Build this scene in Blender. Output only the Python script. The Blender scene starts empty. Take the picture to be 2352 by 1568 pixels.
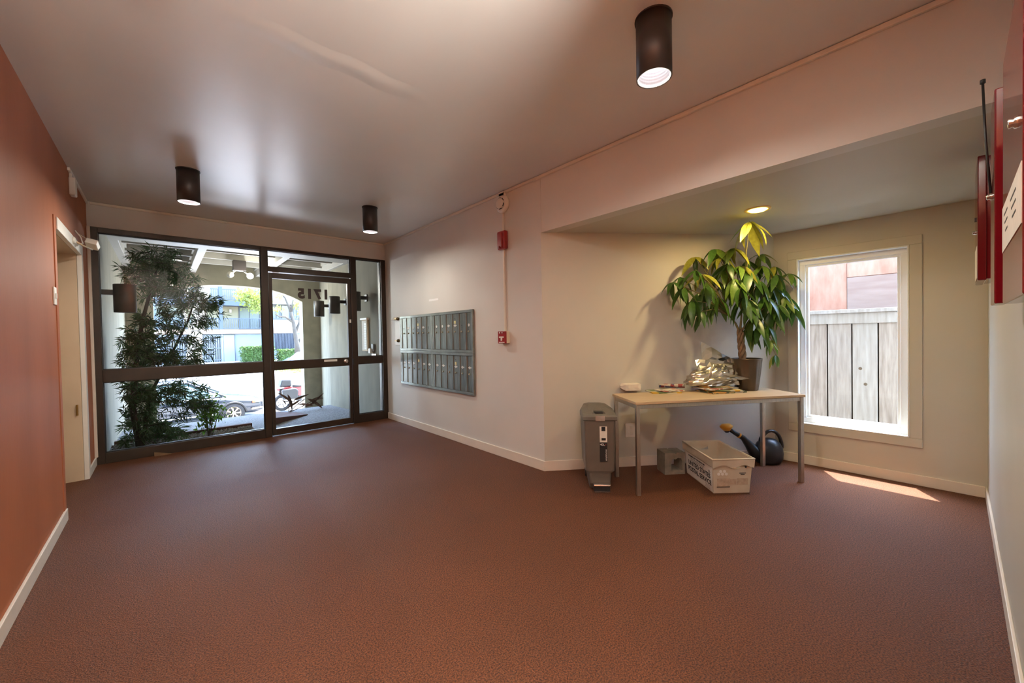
import bpy, math, random
from mathutils import Vector, Matrix, Euler, noise as mnoise

# ------------------------------------------------------------------ camera
W_, H_, F_ = 2352, 1568, 906.22
YAW, PIT, ROL, CAMZ = 0.7251, -0.0166, -0.019, 1.30
sc = bpy.context.scene
_f = Vector((math.sin(YAW)*math.cos(PIT), math.cos(YAW)*math.cos(PIT), math.sin(PIT)))
_r0 = Vector((math.cos(YAW), -math.sin(YAW), 0)); _u0 = _r0.cross(_f)
CR = math.cos(ROL)*_r0 + math.sin(ROL)*_u0
CU = -math.sin(ROL)*_r0 + math.cos(ROL)*_u0
CO = Vector((0, 0, CAMZ))
cd = bpy.data.cameras.new('camera'); cam = bpy.data.objects.new('camera', cd)
sc.collection.objects.link(cam)
cd.sensor_width = 36; cd.lens = F_/W_*36; cd.clip_start = 0.02; cd.clip_end = 400
m = Matrix((( CR.x, CU.x, -_f.x, 0), (CR.y, CU.y, -_f.y, 0), (CR.z, CU.z, -_f.z, CAMZ), (0, 0, 0, 1)))
cam.matrix_world = m
sc.camera = cam
def at(x, y, ax, v):
    """point of the photographed place on the plane <ax> = v"""
    d = (x-W_/2)/F_*CR - (y-H_/2)/F_*CU + _f
    i = 'XYZ'.index(ax); t = (v-CO[i])/d[i]
    return CO + t*d
def atd(x, y, dist):
    d = (x-W_/2)/F_*CR - (y-H_/2)/F_*CU + _f
    return CO + d*dist

# ------------------------------------------------------------------ world, sun, exposure
wd = bpy.data.worlds.new('sky'); sc.world = wd; wd.use_nodes = True
nt = wd.node_tree; bg = nt.nodes['Background']
sk = nt.nodes.new('ShaderNodeTexSky'); sk.sky_type = 'NISHITA'; sk.sun_disc = False
SUN = Vector((1.0, 0.62, 4.0)).normalized()
sk.sun_elevation = math.asin(SUN.z); sk.sun_rotation = math.atan2(SUN.x, SUN.y)
sk.air_density = 1.0; sk.dust_density = 1.5
nt.links.new(sk.outputs[0], bg.inputs[0]); bg.inputs[1].default_value = 3.3
sl = bpy.data.lights.new('sun', 'SUN'); sl.energy = 20.0; sl.angle = math.radians(0.6); sl.color = (1, .95, .86)
so = bpy.data.objects.new('sun', sl); sc.collection.objects.link(so)
so.rotation_euler = SUN.to_track_quat('Z', 'Y').to_euler(); so.location = (6, 6, 20)
vs = sc.view_settings
vs.view_transform = 'Standard'; vs.look = 'None'; vs.gamma = 1; vs.use_curve_mapping = False
vs.exposure = 0.85
sc.cycles.max_bounces = 10; sc.cycles.diffuse_bounces = 6; sc.cycles.transparent_max_bounces = 16
sc.cycles.sample_clamp_indirect = 6; sc.cycles.caustics_reflective = False; sc.cycles.caustics_refractive = False
CAN_W, HALL_FILL_W, RECESS_W, FLOOD_W = 11, 165, 9, 55

# ------------------------------------------------------------------ helpers
C = sc.collection
rnd = random.Random(7)
def tag(o, label=None, cat=None, group=None, kind=None):
    if label: o['label'] = label
    if cat: o['category'] = cat
    if group: o['group'] = group
    if kind: o['kind'] = kind
    return o
def thing(name, label, cat, loc=(0, 0, 0), rz=0, group=None):
    o = bpy.data.objects.new(name, None); C.objects.link(o)
    o.location = loc; o.rotation_euler = (0, 0, rz); o.empty_display_size = .05
    return tag(o, label, cat, group)
def copy_tree(o, parent=None):
    c = o.copy(); C.objects.link(c)
    if parent: c.parent = parent
    for ch in list(o.children): copy_tree(ch, c)
    return c
def wmat(o):
    mm = Matrix.LocRotScale(o.location, o.rotation_euler, o.scale)
    return wmat(o.parent) @ mm if o.parent else mm

class MB:
    def __init__(s, M=None): s.v = []; s.f = []; s.M = M
    def add(s, vs, fs, M=None):
        b = len(s.v); M = M or s.M
        s.v += [tuple(M @ Vector(p)) if M else tuple(p) for p in vs]
        s.f += [tuple(i+b for i in f) for f in fs]; return s
    def box(s, x0, x1, y0, y1, z0, z1, M=None):
        return s.add([(x0,y0,z0),(x1,y0,z0),(x1,y1,z0),(x0,y1,z0),(x0,y0,z1),(x1,y0,z1),(x1,y1,z1),(x0,y1,z1)],
              [(0,3,2,1),(4,5,6,7),(0,1,5,4),(1,2,6,5),(2,3,7,6),(3,0,4,7)], M)
    def prism(s, poly, h0, h1, axis='Z', M=None):
        n = len(poly)
        P = {'Z': lambda a, b, h: (a, b, h), 'Y': lambda a, b, h: (a, h, b), 'X': lambda a, b, h: (h, a, b)}[axis]
        s.add([P(a, b, h0) for a, b in poly]+[P(a, b, h1) for a, b in poly],
              [tuple(range(n)), tuple(range(2*n-1, n-1, -1))]+[(i, i+n, (i+1) % n+n, (i+1) % n) for i in range(n)], M)
        return s
    def tube(s, pts, r, seg=8, cap=True, M=None):
        pts = [Vector(p) for p in pts]; n = len(pts); rs = r if isinstance(r, (list, tuple)) else [r]*n
        vs, fs = [], []; up = None
        for i, p in enumerate(pts):
            t = (pts[min(i+1, n-1)]-pts[max(i-1, 0)]).normalized()
            if up is None: up = Vector((0, 0, 1)) if abs(t.z) < .9 else Vector((1, 0, 0))
            a = t.cross(up)
            if a.length < 1e-4: a = t.cross(Vector((0, 1, 0)))
            a.normalize(); b = a.cross(t).normalized(); up = b
            for k in range(seg):
                an = 2*math.pi*k/seg; vs.append(p+rs[i]*(math.cos(an)*a+math.sin(an)*b))
        for i in range(n-1):
            for k in range(seg):
                k2 = (k+1) % seg; fs.append((i*seg+k, i*seg+k2, (i+1)*seg+k2, (i+1)*seg+k))
        if cap: fs += [tuple(range(seg-1, -1, -1)), tuple((n-1)*seg+k for k in range(seg))]
        return s.add(vs, fs, M)
    def lathe(s, prof, seg=24, c=(0, 0, 0), axis='Z', M=None, cap=(True, True)):
        vs, fs = [], []; n = len(prof)
        for r, h in prof:
            for k in range(seg):
                an = 2*math.pi*k/seg; a, b = r*math.cos(an), r*math.sin(an)
                p = {'Z': (a, b, h), 'X': (h, a, b), 'Y': (b, h, a)}[axis]
                vs.append((p[0]+c[0], p[1]+c[1], p[2]+c[2]))
        for i in range(n-1):
            for k in range(seg):
                k2 = (k+1) % seg; fs.append((i*seg+k, i*seg+k2, (i+1)*seg+k2, (i+1)*seg+k))
        if cap[0] and prof[0][0] > 1e-5: fs.append(tuple(range(seg-1, -1, -1)))
        if cap[1] and prof[-1][0] > 1e-5: fs.append(tuple((n-1)*seg+k for k in range(seg)))
        return s.add(vs, fs, M)
    def grid(s, rows, M=None, close=False):
        n, k = len(rows), len(rows[0]); fs = []
        for i in range(n-1):
            for j in range(k if close else k-1):
                j2 = (j+1) % k; fs.append((i*k+j, i*k+j2, (i+1)*k+j2, (i+1)*k+j))
        return s.add([p for r in rows for p in r], fs, M)
    def build(s, name, mt, parent=None, smooth=False, bevel=0, world=False, sub=0, solid=0):
        v = s.v
        off = Vector((0, 0, 0))
        if parent is not None and world:
            Mi = wmat(parent).inverted(); v = [tuple(Mi @ Vector(p)) for p in v]
        if parent is None:
            xs, ys, zs = zip(*v); off = Vector(((min(xs)+max(xs))/2, (min(ys)+max(ys))/2, min(zs)))
            v = [(x-off.x, y-off.y, z-off.z) for x, y, z in v]
        me = bpy.data.meshes.new(name); me.from_pydata(v, [], s.f); me.update()
        import bmesh as _b
        bm = _b.new(); bm.from_mesh(me); _b.ops.recalc_face_normals(bm, faces=bm.faces); bm.to_mesh(me); bm.free()
        if smooth:
            for p in me.polygons: p.use_smooth = True
        o = bpy.data.objects.new(name, me); C.objects.link(o); o.location = off
        if mt is not None: me.materials.append(mt)
        if parent is not None: o.parent = parent
        if bevel:
            b = o.modifiers.new('bevel', 'BEVEL'); b.width = bevel; b.segments = 2; b.limit_method = 'ANGLE'
        if solid:
            b = o.modifiers.new('solid', 'SOLIDIFY'); b.thickness = solid
        if sub:
            b = o.modifiers.new('sub', 'SUBSURF'); b.levels = sub; b.render_levels = sub
        return o
def link_obj(name, me, parent, M):
    o = bpy.data.objects.new(name, me); C.objects.link(o); o.parent = parent; o.matrix_local = M; return o
def struct(o): o['kind'] = 'structure'; return o

# ------------------------------------------------------------------ materials
MATS = {}
def mat(name, col, rough=.6, metal=0, var=0, vscale=3, bump=0, bscale=80, spec=.5, emit=None, estr=0, trans=0, detail=4, stretch=None, col2=None, coat=0):
    if name in MATS: return MATS[name]
    mt = bpy.data.materials.new(name); mt.use_nodes = True; MATS[name] = mt
    nt = mt.node_tree; N = nt.nodes; L = nt.links; p = N['Principled BSDF']
    p.inputs['Base Color'].default_value = (*col, 1); p.inputs['Roughness'].default_value = rough
    p.inputs['Metallic'].default_value = metal; p.inputs['Specular IOR Level'].default_value = spec
    if coat: p.inputs['Coat Weight'].default_value = coat
    if emit: p.inputs['Emission Color'].default_value = (*emit, 1); p.inputs['Emission Strength'].default_value = estr
    tc = N.new('ShaderNodeTexCoord'); vec = tc.outputs['Object']
    if stretch:
        mp = N.new('ShaderNodeMapping'); mp.inputs['Scale'].default_value = stretch
        L.new(vec, mp.inputs[0]); vec = mp.outputs[0]
    if var or col2:
        n = N.new('ShaderNodeTexNoise'); n.inputs['Scale'].default_value = vscale; n.inputs['Detail'].default_value = detail
        L.new(vec, n.inputs['Vector'])
        r = N.new('ShaderNodeValToRGB')
        r.color_ramp.elements[0].position = .3; r.color_ramp.elements[1].position = .7
        a = col2 if col2 else tuple(c*(1-var) for c in col); b = col if col2 else tuple(min(1, c*(1+var)) for c in col)
        r.color_ramp.elements[0].color = (*a, 1); r.color_ramp.elements[1].color = (*b, 1)
        L.new(n.outputs['Fac'], r.inputs[0]); L.new(r.outputs[0], p.inputs['Base Color'])
    if bump:
        n2 = N.new('ShaderNodeTexNoise'); n2.inputs['Scale'].default_value = bscale; n2.inputs['Detail'].default_value = 3
        L.new(vec, n2.inputs['Vector'])
        b = N.new('ShaderNodeBump'); b.inputs['Strength'].default_value = bump; b.inputs['Distance'].default_value = .004
        L.new(n2.outputs['Fac'], b.inputs['Height']); L.new(b.outputs[0], p.inputs['Normal'])
    if trans:
        t = N.new('ShaderNodeBsdfTranslucent'); t.inputs[0].default_value = (*[min(1, c*1.6) for c in col], 1)
        mx = N.new('ShaderNodeMixShader'); mx.inputs[0].default_value = trans
        L.new(p.outputs[0], mx.inputs[1]); L.new(t.outputs[0], mx.inputs[2])
        L.new(mx.outputs[0], N['Material Output'].inputs[0])
    return mt
def glass(name, tint=(1, 1, 1), refl=.06, rough=0.0):
    mt = bpy.data.materials.new(name); mt.use_nodes = True; nt = mt.node_tree; N = nt.nodes; L = nt.links
    N.remove(N['Principled BSDF'])
    t = N.new('ShaderNodeBsdfTransparent'); t.inputs[0].default_value = (*tint, 1)
    g = N.new('ShaderNodeBsdfGlossy'); g.inputs['Roughness'].default_value = rough
    lw = N.new('ShaderNodeLayerWeight'); lw.inputs[0].default_value = .25
    mu = N.new('ShaderNodeMath'); mu.operation = 'MULTIPLY_ADD'; mu.inputs[1].default_value = .5; mu.inputs[2].default_value = refl
    mx = N.new('ShaderNodeMixShader')
    L.new(lw.outputs['Fresnel'], mu.inputs[0]); mu.inputs[1].default_value = .12
    L.new(mu.outputs[0], mx.inputs[0]); L.new(t.outputs[0], mx.inputs[1]); L.new(g.outputs[0], mx.inputs[2])
    L.new(mx.outputs[0], N['Material Output'].inputs[0]); MATS[name] = mt; return mt
def carpet_mat():
    mt = bpy.data.materials.new('carpet'); mt.use_nodes = True; nt = mt.node_tree; N = nt.nodes; L = nt.links; p = N['Principled BSDF']
    p.inputs['Roughness'].default_value = .62; p.inputs['Specular IOR Level'].default_value = .38
    tc = N.new('ShaderNodeTexCoord')
    v = N.new('ShaderNodeTexVoronoi'); v.inputs['Scale'].default_value = 240; L.new(tc.outputs['Object'], v.inputs[0])
    n = N.new('ShaderNodeTexNoise'); n.inputs['Scale'].default_value = 150; n.inputs['Detail'].default_value = 5; L.new(tc.outputs['Object'], n.inputs[0])
    n2 = N.new('ShaderNodeTexNoise'); n2.inputs['Scale'].default_value = 1.3; n2.inputs['Detail'].default_value = 3; L.new(tc.outputs['Object'], n2.inputs[0])
    r = N.new('ShaderNodeValToRGB'); e = r.color_ramp.elements
    e[0].position = .38; e[0].color = (.044, .012, .0035, 1); e[1].position = .62; e[1].color = (.18, .060, .021, 1)
    L.new(n.outputs['Fac'], r.inputs[0])
    r2 = N.new('ShaderNodeValToRGB'); e = r2.color_ramp.elements
    e[0].position = .3; e[0].color = (.82, .82, .82, 1); e[1].position = .7; e[1].color = (1, 1, 1, 1)
    L.new(n2.outputs['Fac'], r2.inputs[0])
    mx = N.new('ShaderNodeMix'); mx.data_type = 'RGBA'; mx.blend_type = 'MULTIPLY'; mx.inputs[0].default_value = 1
    L.new(r.outputs[0], mx.inputs[6]); L.new(r2.outputs[0], mx.inputs[7]); L.new(mx.outputs[2], p.inputs['Base Color'])
    b = N.new('ShaderNodeBump'); b.inputs['Strength'].default_value = .6; b.inputs['Distance'].default_value = .004
    L.new(v.outputs['Distance'], b.inputs['Height']); L.new(b.outputs[0], p.inputs['Normal'])
    return mt

WALL = mat('wall_paint', (.65, .645, .615), .5, var=.05, vscale=1.2, bump=.12, bscale=45, spec=.35)
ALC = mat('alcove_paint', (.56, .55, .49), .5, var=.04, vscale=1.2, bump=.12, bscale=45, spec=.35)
CEIL = mat('ceiling_paint', (.71, .715, .695), .30, var=.05, vscale=.9, bump=.35, bscale=2.2, spec=.8)
TERRA = mat('terracotta_paint', (.40, .145, .072), .5, var=.10, vscale=2.2, bump=.15, bscale=30, spec=.06, stretch=(1, 1, .35))
TRIM = mat('trim_paint', (.72, .66, .57), .4, var=.04, vscale=5)
WHITE = mat('white_paint', (.8, .78, .73), .4, var=.03, vscale=8)
CREAM = mat('cream_door_paint', (.60, .47, .33), .45, var=.05, vscale=3)
BRONZE = mat('bronze_frame', (0.035, 0.0217, 0.014), .38, metal=.35, var=.15, vscale=6)
CARPET = carpet_mat()
PANE = glass('pane_glass', (.97, .985, .98), .006)
VINYL = mat('vinyl_white', (.80, .84, .84), .35, var=.02)
BLACKM = mat('lamp_black', (.028, .022, .02), .42, var=.1, vscale=20)
STEEL = mat('brushed_steel', (.50, .46, .40), .3, metal=.9, var=.12, vscale=25, stretch=(8, 8, 1))
CHROME = mat('chrome', (.75, .74, .72), .15, metal=1)
BRASS = mat('aged_brass', (.38, .24, .08), .35, metal=.9)
PLASTIC_W = mat('white_plastic', (.78, .75, .68), .4)
RED = mat('signal_red', (.30, .018, .02), .3, coat=.3)
REDGLOSS = mat('panel_red', (.14, .004, .008), .12, spec=.45)
BLACK = mat('black_plastic', (.012, .012, .013), .45)
PAPER = mat('paper', (.72, .68, .60), .8, var=.05, vscale=30)
INK = mat('ink', (.02, .02, .025), .7)
STUCCO = mat('stucco', (.25, .228, .165), .85, var=.14, vscale=4, bump=.6, bscale=60)
STUCCO2 = mat('stucco_pale', (.215, .198, .145), .85, var=.12, vscale=5, bump=.5, bscale=60, stretch=(1, 1, .4))
PORCHW = mat('porch_white', (0.374, 0.36, 0.326), .5, var=.05, vscale=5)
PORCHB = mat('porch_board', (0.17, 0.156, 0.122), .7, var=.15, vscale=3, stretch=(.4, 6, 1))
CONC = mat('concrete', (0.32, 0.312, 0.296), .9, var=.15, vscale=6, bump=.3, bscale=60)
AGG = mat('aggregate', (0.231, 0.231, 0.231), .85, col2=(0.0544, 0.051, 0.0544), vscale=45, detail=2, bump=.6, bscale=50)
ASPH = mat('asphalt', (0.24, 0.236, 0.232), .9, var=.15, vscale=3, bump=.3, bscale=40)
GRAVEL = mat('gravel_stone', (0.245, 0.241, 0.231), .8, var=.4, vscale=18)
SOIL = mat('soil', (.06, .042, .03), .95, var=.3, vscale=30)
BARK = mat('bark', (.06, .045, .034), .85, var=.35, vscale=18, bump=.6, bscale=30, stretch=(1, 1, .3))
BARKP = mat('pale_bark', (0.231, 0.184, 0.143), .85, var=.25, vscale=5, bump=.5, bscale=12, stretch=(1, 1, .4))
LEAFD = mat('podocarpus_leaf', (.035, .07, .022), .45, var=.35, vscale=6, trans=.3)
LEAFL = mat('bright_leaf', (0.0884, 0.177, 0.0238), .5, var=.3, vscale=6, trans=.4)
LEAFY = mat('sunny_leaf', (0.126, 0.152, 0.0295), .6, var=.3, vscale=1.5, trans=.4)
LEAFH = mat('hedge_leaf', (0.0422, 0.0843, 0.0169), .6, var=.4, vscale=2, trans=.3)
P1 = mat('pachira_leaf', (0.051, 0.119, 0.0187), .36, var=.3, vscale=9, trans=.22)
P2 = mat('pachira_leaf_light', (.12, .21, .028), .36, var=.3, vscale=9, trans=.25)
P3 = mat('pachira_leaf_lamplit', (.27, .27, .035), .4, var=.35, vscale=9, trans=.25)  # yellow of leaves lit by the recessed lamp, put into the colour
DEAD = mat('dead_leaf', (0.116, 0.0612, 0.0408), .8, var=.3, vscale=12)

# ------------------------------------------------------------------ room dimensions
XL, XM, XW, YG, YR = -.565, 2.697, 4.632, 6.075, -.141
ZC, ZB, YC, YA = 2.792, 2.26, 2.606, 1.225
YB, XH = -3.2, .85          # hall behind the camera
TH = .14

# floor
struct(MB().box(XL-.6, XW+.1, YB-.1, YG+.02, -.1, 0).build('floor', CARPET))
# ceiling over lobby and hall, alcove ceiling with the beam above
ceil = struct(MB().box(XL-.6, XM+.0, YB-.1, YG+TH, ZC, ZC+.2).build('ceiling', CEIL))
pa, pb = at(470, 8, 'Z', ZC), at(1010, 245, 'Z', ZC); dd = (pb-pa).normalized(); nn = Vector((-dd.y, dd.x, 0)); rw = []
for i in range(13):
    c = pa.lerp(pb, i/12)+nn*.012*math.sin(i*1.7); hh = .006*math.sin(math.pi*(i+.3)/12.6)
    rw.append([c+nn*(k*.03)+Vector((0, 0, .0005-hh*math.cos(k*math.pi/6)**2)) for k in (-3, -2, -1, 0, 1, 2, 3)])
MB().grid(rw).build('plaster_seam', CEIL, ceil, True, world=True)
a = MB().prism([(XM+.12, YC-.06), (XM+.12, YR-.2), (XW+.2, YR-.2), (XW+.2, YA+.0), (XW, YA+.03), (XM+.12, YC+.03)], ZB, ZB+.15)
struct(a.build('ceiling_alcove', ALC))
# beam face: wall above the alcove
struct(MB().box(XM, XM+.12, YR-.1, YC, ZB, ZC+.1).build('wall_beam', WALL))
# mailbox wall
struct(MB().box(XM, XM+.12, YC, YG+.3, -.05, ZC+.1).build('wall_mailbox', WALL))
# alcove back wall (oblique)
U = Vector((XW-XM, YA-YC, 0)); UL = U.length; U.normalize(); NB = Vector((-U.y, U.x, 0))   # NB points away from the room
def aw(u, d, z): return Vector((XM, YC, 0)) + U*u - NB*d + Vector((0, 0, z))
q = [(XM, YC), (XW, YA), (XW+NB.x*.12, YA+NB.y*.12), (XM+NB.x*.12, YC+NB.y*.12)]
struct(MB().prism(q, -.05, ZB+.05).build('wall_alcove', ALC))
# window wall with opening
WY0, WY1, WZ0, WZ1 = .262, 1.035, .384, 1.98
b = MB()
b.box(XW, XW+.16, YR-.2, WY0, -.05, ZB+.3); b.box(XW, XW+.16, WY1, YA+.12, -.05, ZB+.3)
b.box(XW, XW+.16, WY0, WY1, -.05, WZ0); b.box(XW, XW+.16, WY0, WY1, WZ1, ZB+.3)
struct(b.build('wall_window', ALC))
# right wall with the alarm panels, hall walls
struct(MB().box(XH, XW+.1, YR-.14, YR-.012, -.05, ZC+.1).build('wall_right', ALC))
struct(MB().box(XH, XH+.12, YB, YR-.14, -.05, ZC+.1).build('wall_hall', WALL))
struct(MB().box(XL-.2, XH+.12, YB-.12, YB, -.05, ZC+.1).build('wall_back', WALL))
# left wall with door opening
DY0, DY1, DZ = 4.36, 5.50, 2.135
b = MB(); b.box(XL-.14, XL, YB, DY0-.02, -.05, ZC+.1); b.box(XL-.14, XL, DY1+.02, YG+.2, -.05, ZC+.1); b.box(XL-.14, XL, DY0-.02, DY1+.02, DZ+.02, ZC+.1)
struct(b.build('wall_left', TERRA))
# glass wall header
struct(MB().box(XL-.1, XM+.1, YG-.0, YG+.14, 2.53, ZC+.1).build('wall_front', WALL))
# baseboards
BH, BT = .085, .014
for nm, y0, y1 in (('baseboard_left', YB, DY0-.005), ('baseboard_left_corner', DY1+.10, YG-.01)):
    struct(MB().box(XL, XL+BT, y0, y1, 0, BH).build(nm, WHITE, bevel=.003))
struct(MB().box(XM-BT, XM, YC-.004, YG-.01, 0, BH+.01).build('baseboard_mailbox', TRIM, bevel=.003))
q = [aw(-.01, 0, 0), aw(UL, 0, 0), aw(UL-.01, BT, 0), aw(-.012, BT, 0)]
struct(MB().prism([(p.x, p.y) for p in q], 0, BH+.01).build('baseboard_alcove', TRIM, bevel=.003))
struct(MB().box(XW-BT, XW, YR, YA-.01, 0, BH).build('baseboard_window', TRIM, bevel=.003))
struct(MB().box(XH, XW-BT, YR-.012, YR, 0, BH).build('baseboard_right', TRIM, bevel=.003))
# surface raceway along ceiling / mailbox wall and beam
struct(MB().box(XM-.022, XM, YR, YG-.01, ZC-.03, ZC-.003).build('trim_1', TRIM, bevel=.004))
struct(MB().box(XL+.03, XM-.03, YG-.018, YG, ZC-.03, ZC-.003).build('trim_2', TRIM, bevel=.004))
struct(MB().box(XL, XL+.018, 4.98, YG-.02, ZC-.03, ZC-.004).build('trim_3', WHITE, bevel=.004))
struct(MB().box(XL, XL+.025, YG-.035, YG+.0, BH, 2.53).build('trim_4', TRIM, bevel=.004))
# plaster joint on the beam where the old header ends
struct(MB().box(XM-.004, XM, YC-.012, YC, ZB, ZC-.03).build('trim_5', WALL, bevel=.002))

# ------------------------------------------------------------------ side door (left wall)
dr = thing('door_2', None, None, (XL, (DY0+DY1)/2, 0)); dr['kind'] = 'structure'
tr = .092
MB().box(XL-.02, XL+.014, DY0, DY1+tr, DZ, DZ+tr).build('door_casing', WHITE, dr, bevel=.004, world=True)
MB().box(XL-.02, XL+.014, DY1, DY1+tr, 0, DZ).build('door_casing', WHITE, dr, bevel=.004, world=True)
MB().box(XL-.02, XL+.006, DY0-.07, DY0, 0, DZ+tr).build('door_casing', TERRA, dr, bevel=.003, world=True)
MB().box(XL-.24, XL-.021, DY0-.02, DY0, 0, DZ).build('door_jamb', CREAM, dr, world=True)
MB().box(XL-.24, XL-.021, DY1, DY1+.02, 0, DZ).build('door_jamb', CREAM, dr, world=True)
MB().box(XL-.24, XL-.021, DY0, DY1, DZ, DZ+.02).build('door_jamb', CREAM, dr, world=True)
lf = MB().box(XL-.24, XL-.20, DY0+.004, DY1-.004, .01, DZ-.004).build('door_leaf', CREAM, dr, world=True)
MB().box(XL-.20, XL-.185, 4.72, 4.82, .94, 1.06).build('escutcheon', BRASS, lf, bevel=.004, world=True)
MB().tube([(XL-.19, 4.77, 1.0), (XL-.11, 4.77, 1.0), (XL-.09, 4.79, 1.0), (XL-.09, 4.90, 1.0)], .013, 10).build('lever_handle', BRASS, lf, True, world=True)
MB().tube([(XL-.05, DY1-.012, .62), (XL-.05, DY1-.012, .72)], .008, 8).build('hinge', BRASS, dr, world=True)
# unseen shell added behind the door leaf so no light leaks
struct(MB().box(XL-.5, XL-.245, DY0-.3, DY1+.3, -.05, 2.5).build('wall_light_block', WALL))

# ------------------------------------------------------------------ storefront
st = thing('window_2', None, None, (1.06, YG, 0)); st['kind'] = 'structure'
def bar(x0, x1, z0, z1, nm='mullion', par=None, y0=YG-.012, y1=YG+.098, mt=BRONZE):
    return MB().box(x0, x1, y0, y1, z0, z1).build(nm, mt, par or st, bevel=.004, world=True)
ZT = 2.53
bar(-.562, -.487, 0, ZT, 'jamb'); bar(2.622, 2.695, 0, ZT, 'jamb')
bar(.993, 1.072, 0, ZT); bar(2.148, 2.232, 0, ZT)
bar(-.487, .993, 2.475, ZT, 'head'); bar(1.072, 2.148, 2.49, ZT, 'head'); bar(2.232, 2.622, 2.50, ZT, 'head')
bar(-.487, .993, 0, .115, 'bottom_rail'); bar(2.232, 2.622, 0, .128, 'bottom_rail')
bar(-.487, .993, .872, 1.008, 'middle_rail'); bar(2.232, 2.622, .90, 1.012, 'middle_rail')
bar(1.072, 2.148, 2.205, 2.272, 'transom_bar')
def pane(x0, x1, z0, z1, par, y=YG+.04):
    return MB().box(x0, x1, y, y+.006, z0, z1).build('pane', PANE, par, world=True)
for a in ((-.487, .993, .115, .872), (-.487, .993, 1.008, 2.475), (1.072, 2.148, 2.272, 2.49), (2.232, 2.622, .128, .90), (2.232, 2.622, 1.012, 2.50)):
    pane(*a, st)
    x0, x1, z0, z1 = a; g = MB(); w = .008; y = YG+.02
    g.box(x0, x0+w, y, y+.02, z0, z1); g.box(x1-w, x1, y, y+.02, z0, z1); g.box(x0, x1, y, y+.02, z0, z0+w); g.box(x0, x1, y, y+.02, z1-w, z1)
    g.build('gasket', BLACK, st, world=True)
d1 = thing('door_1', None, None, (1.61, YG, 0)); d1['kind'] = 'structure'
DX0, DX1 = 1.076, 2.144
bar(DX0, 1.118, .012, 2.192, 'stile', d1, YG-.004, YG+.05); bar(2.098, DX1, .012, 2.192, 'stile', d1, YG-.004, YG+.05)
bar(1.118, 2.098, 2.118, 2.192, 'top_rail', d1, YG-.004, YG+.05); bar(1.118, 2.098, .012, .098, 'bottom_rail', d1, YG-.004, YG+.05)
mr = bar(1.118, 2.098, .885, 1.008, 'lock_rail', d1, YG-.004, YG+.05)
pane(1.118, 2.098, .098, .885, d1, YG+.02); pane(1.118, 2.098, 1.008, 2.118, d1, YG+.02)
MB().box(1.745, 1.925, YG-.006, YG-.003, .962, .992).build('sticker', PLASTIC_W, mr, world=True)
MB().lathe([(.0, -.05), (.02, -.05), (.033, -.042), (.035, -.028), (.02, -.016), (.03, -.006), (.03, 0)], 20, (2.04, YG-.004, .957), 'Y').build('knob', CHROME, mr, True, world=True)
MB().box(2.118, 2.142, YG-.006, YG-.003, 1.53, 1.58).build('sticker', PLASTIC_W, d1, world=True)
MB().box(1.12, 1.20, YG-.02, YG-.002, 2.196, 2.203).build('closer_plate', CHROME, d1, world=True)
MB().box(2.150, 2.163, YG-.03, YG-.010, .90, .985).build('strike_plate', BLACK, d1, world=True)
def text(s, size, mt, name, parent, M, extrude=.001, mirror=False, bold=0.0, align='CENTER', spacing=1.0):
    cu = bpy.data.curves.new(name, 'FONT'); cu.body = s; cu.size = size; cu.extrude = extrude; cu.offset = bold
    cu.align_x = align; cu.align_y = 'CENTER'; cu.resolution_u = 3; cu.space_character = spacing
    tmp = bpy.data.objects.new('tmp', cu); C.objects.link(tmp)
    dg = bpy.context.evaluated_depsgraph_get()
    me = bpy.data.meshes.new_from_object(tmp.evaluated_get(dg)); bpy.data.objects.remove(tmp)
    me.materials.clear(); me.materials.append(mt); me.name = name
    if mirror:
        for v in me.vertices: v.co.x = -v.co.x
        me.flip_normals()
    o = bpy.data.objects.new(name, me); C.objects.link(o)
    if parent: o.parent = parent; o.matrix_local = wmat(parent).inverted() @ M
    else: o.matrix_world = M
    return o
# street number on the outside of the door glass: mirrored from in here. text plane x->+X, y->+Z, normal -> -Y
RX = Matrix.Rotation(math.pi/2, 4, 'X')
text('1715', .182, mat('vinyl_numeral', (.04, .022, .018), .6), 'street_number', d1, Matrix.Translation((1.635, YG+.018, 1.93)) @ RX, .0008, True, .010, spacing=1.2)

# ------------------------------------------------------------------ side window
w1 = thing('window_1', None, None, (XW, (WY0+WY1)/2, WZ0)); w1['kind'] = 'structure'
cs = .075
def wb(y0, y1, z0, z1, x0, x1, nm, mt, bev=.004): return MB().box(x0, x1, y0, y1, z0, z1).build(nm, mt, w1, bevel=bev, world=True)
for y0, y1, z0, z1 in ((WY0-cs, WY1+cs, WZ1, WZ1+cs), (WY0-cs, WY1+cs, WZ0-cs, WZ0), (WY0-cs, WY0, WZ0, WZ1), (WY1, WY1+cs, WZ0, WZ1)):
    wb(y0, y1, z0, z1, XW-.012, XW+.003, 'casing', ALC)
for k, (x0, x1, o, w) in enumerate(((XW-.014, XW+.10, 0, .012), (XW+.055, XW+.13, .012, .045), (XW+.075, XW+.12, .055, .022))):
    Y0, Y1, Z0, Z1 = WY0+o, WY1-o, WZ0+o, WZ1-o
    nm = ('reveal', 'frame', 'sash')[k]
    for y0, y1, z0, z1 in ((Y0, Y1, Z1-w, Z1), (Y0, Y1, Z0, Z0+w), (Y0, Y0+w, Z0+w, Z1-w), (Y1-w, Y1, Z0+w, Z1-w)):
        wb(y0, y1, z0, z1, x0, x1, nm, VINYL, .003)
MB().box(XW+.095, XW+.101, WY0+.07, WY1-.07, WZ0+.07, WZ1-.07).build('pane', PANE, w1, world=True)

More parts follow.
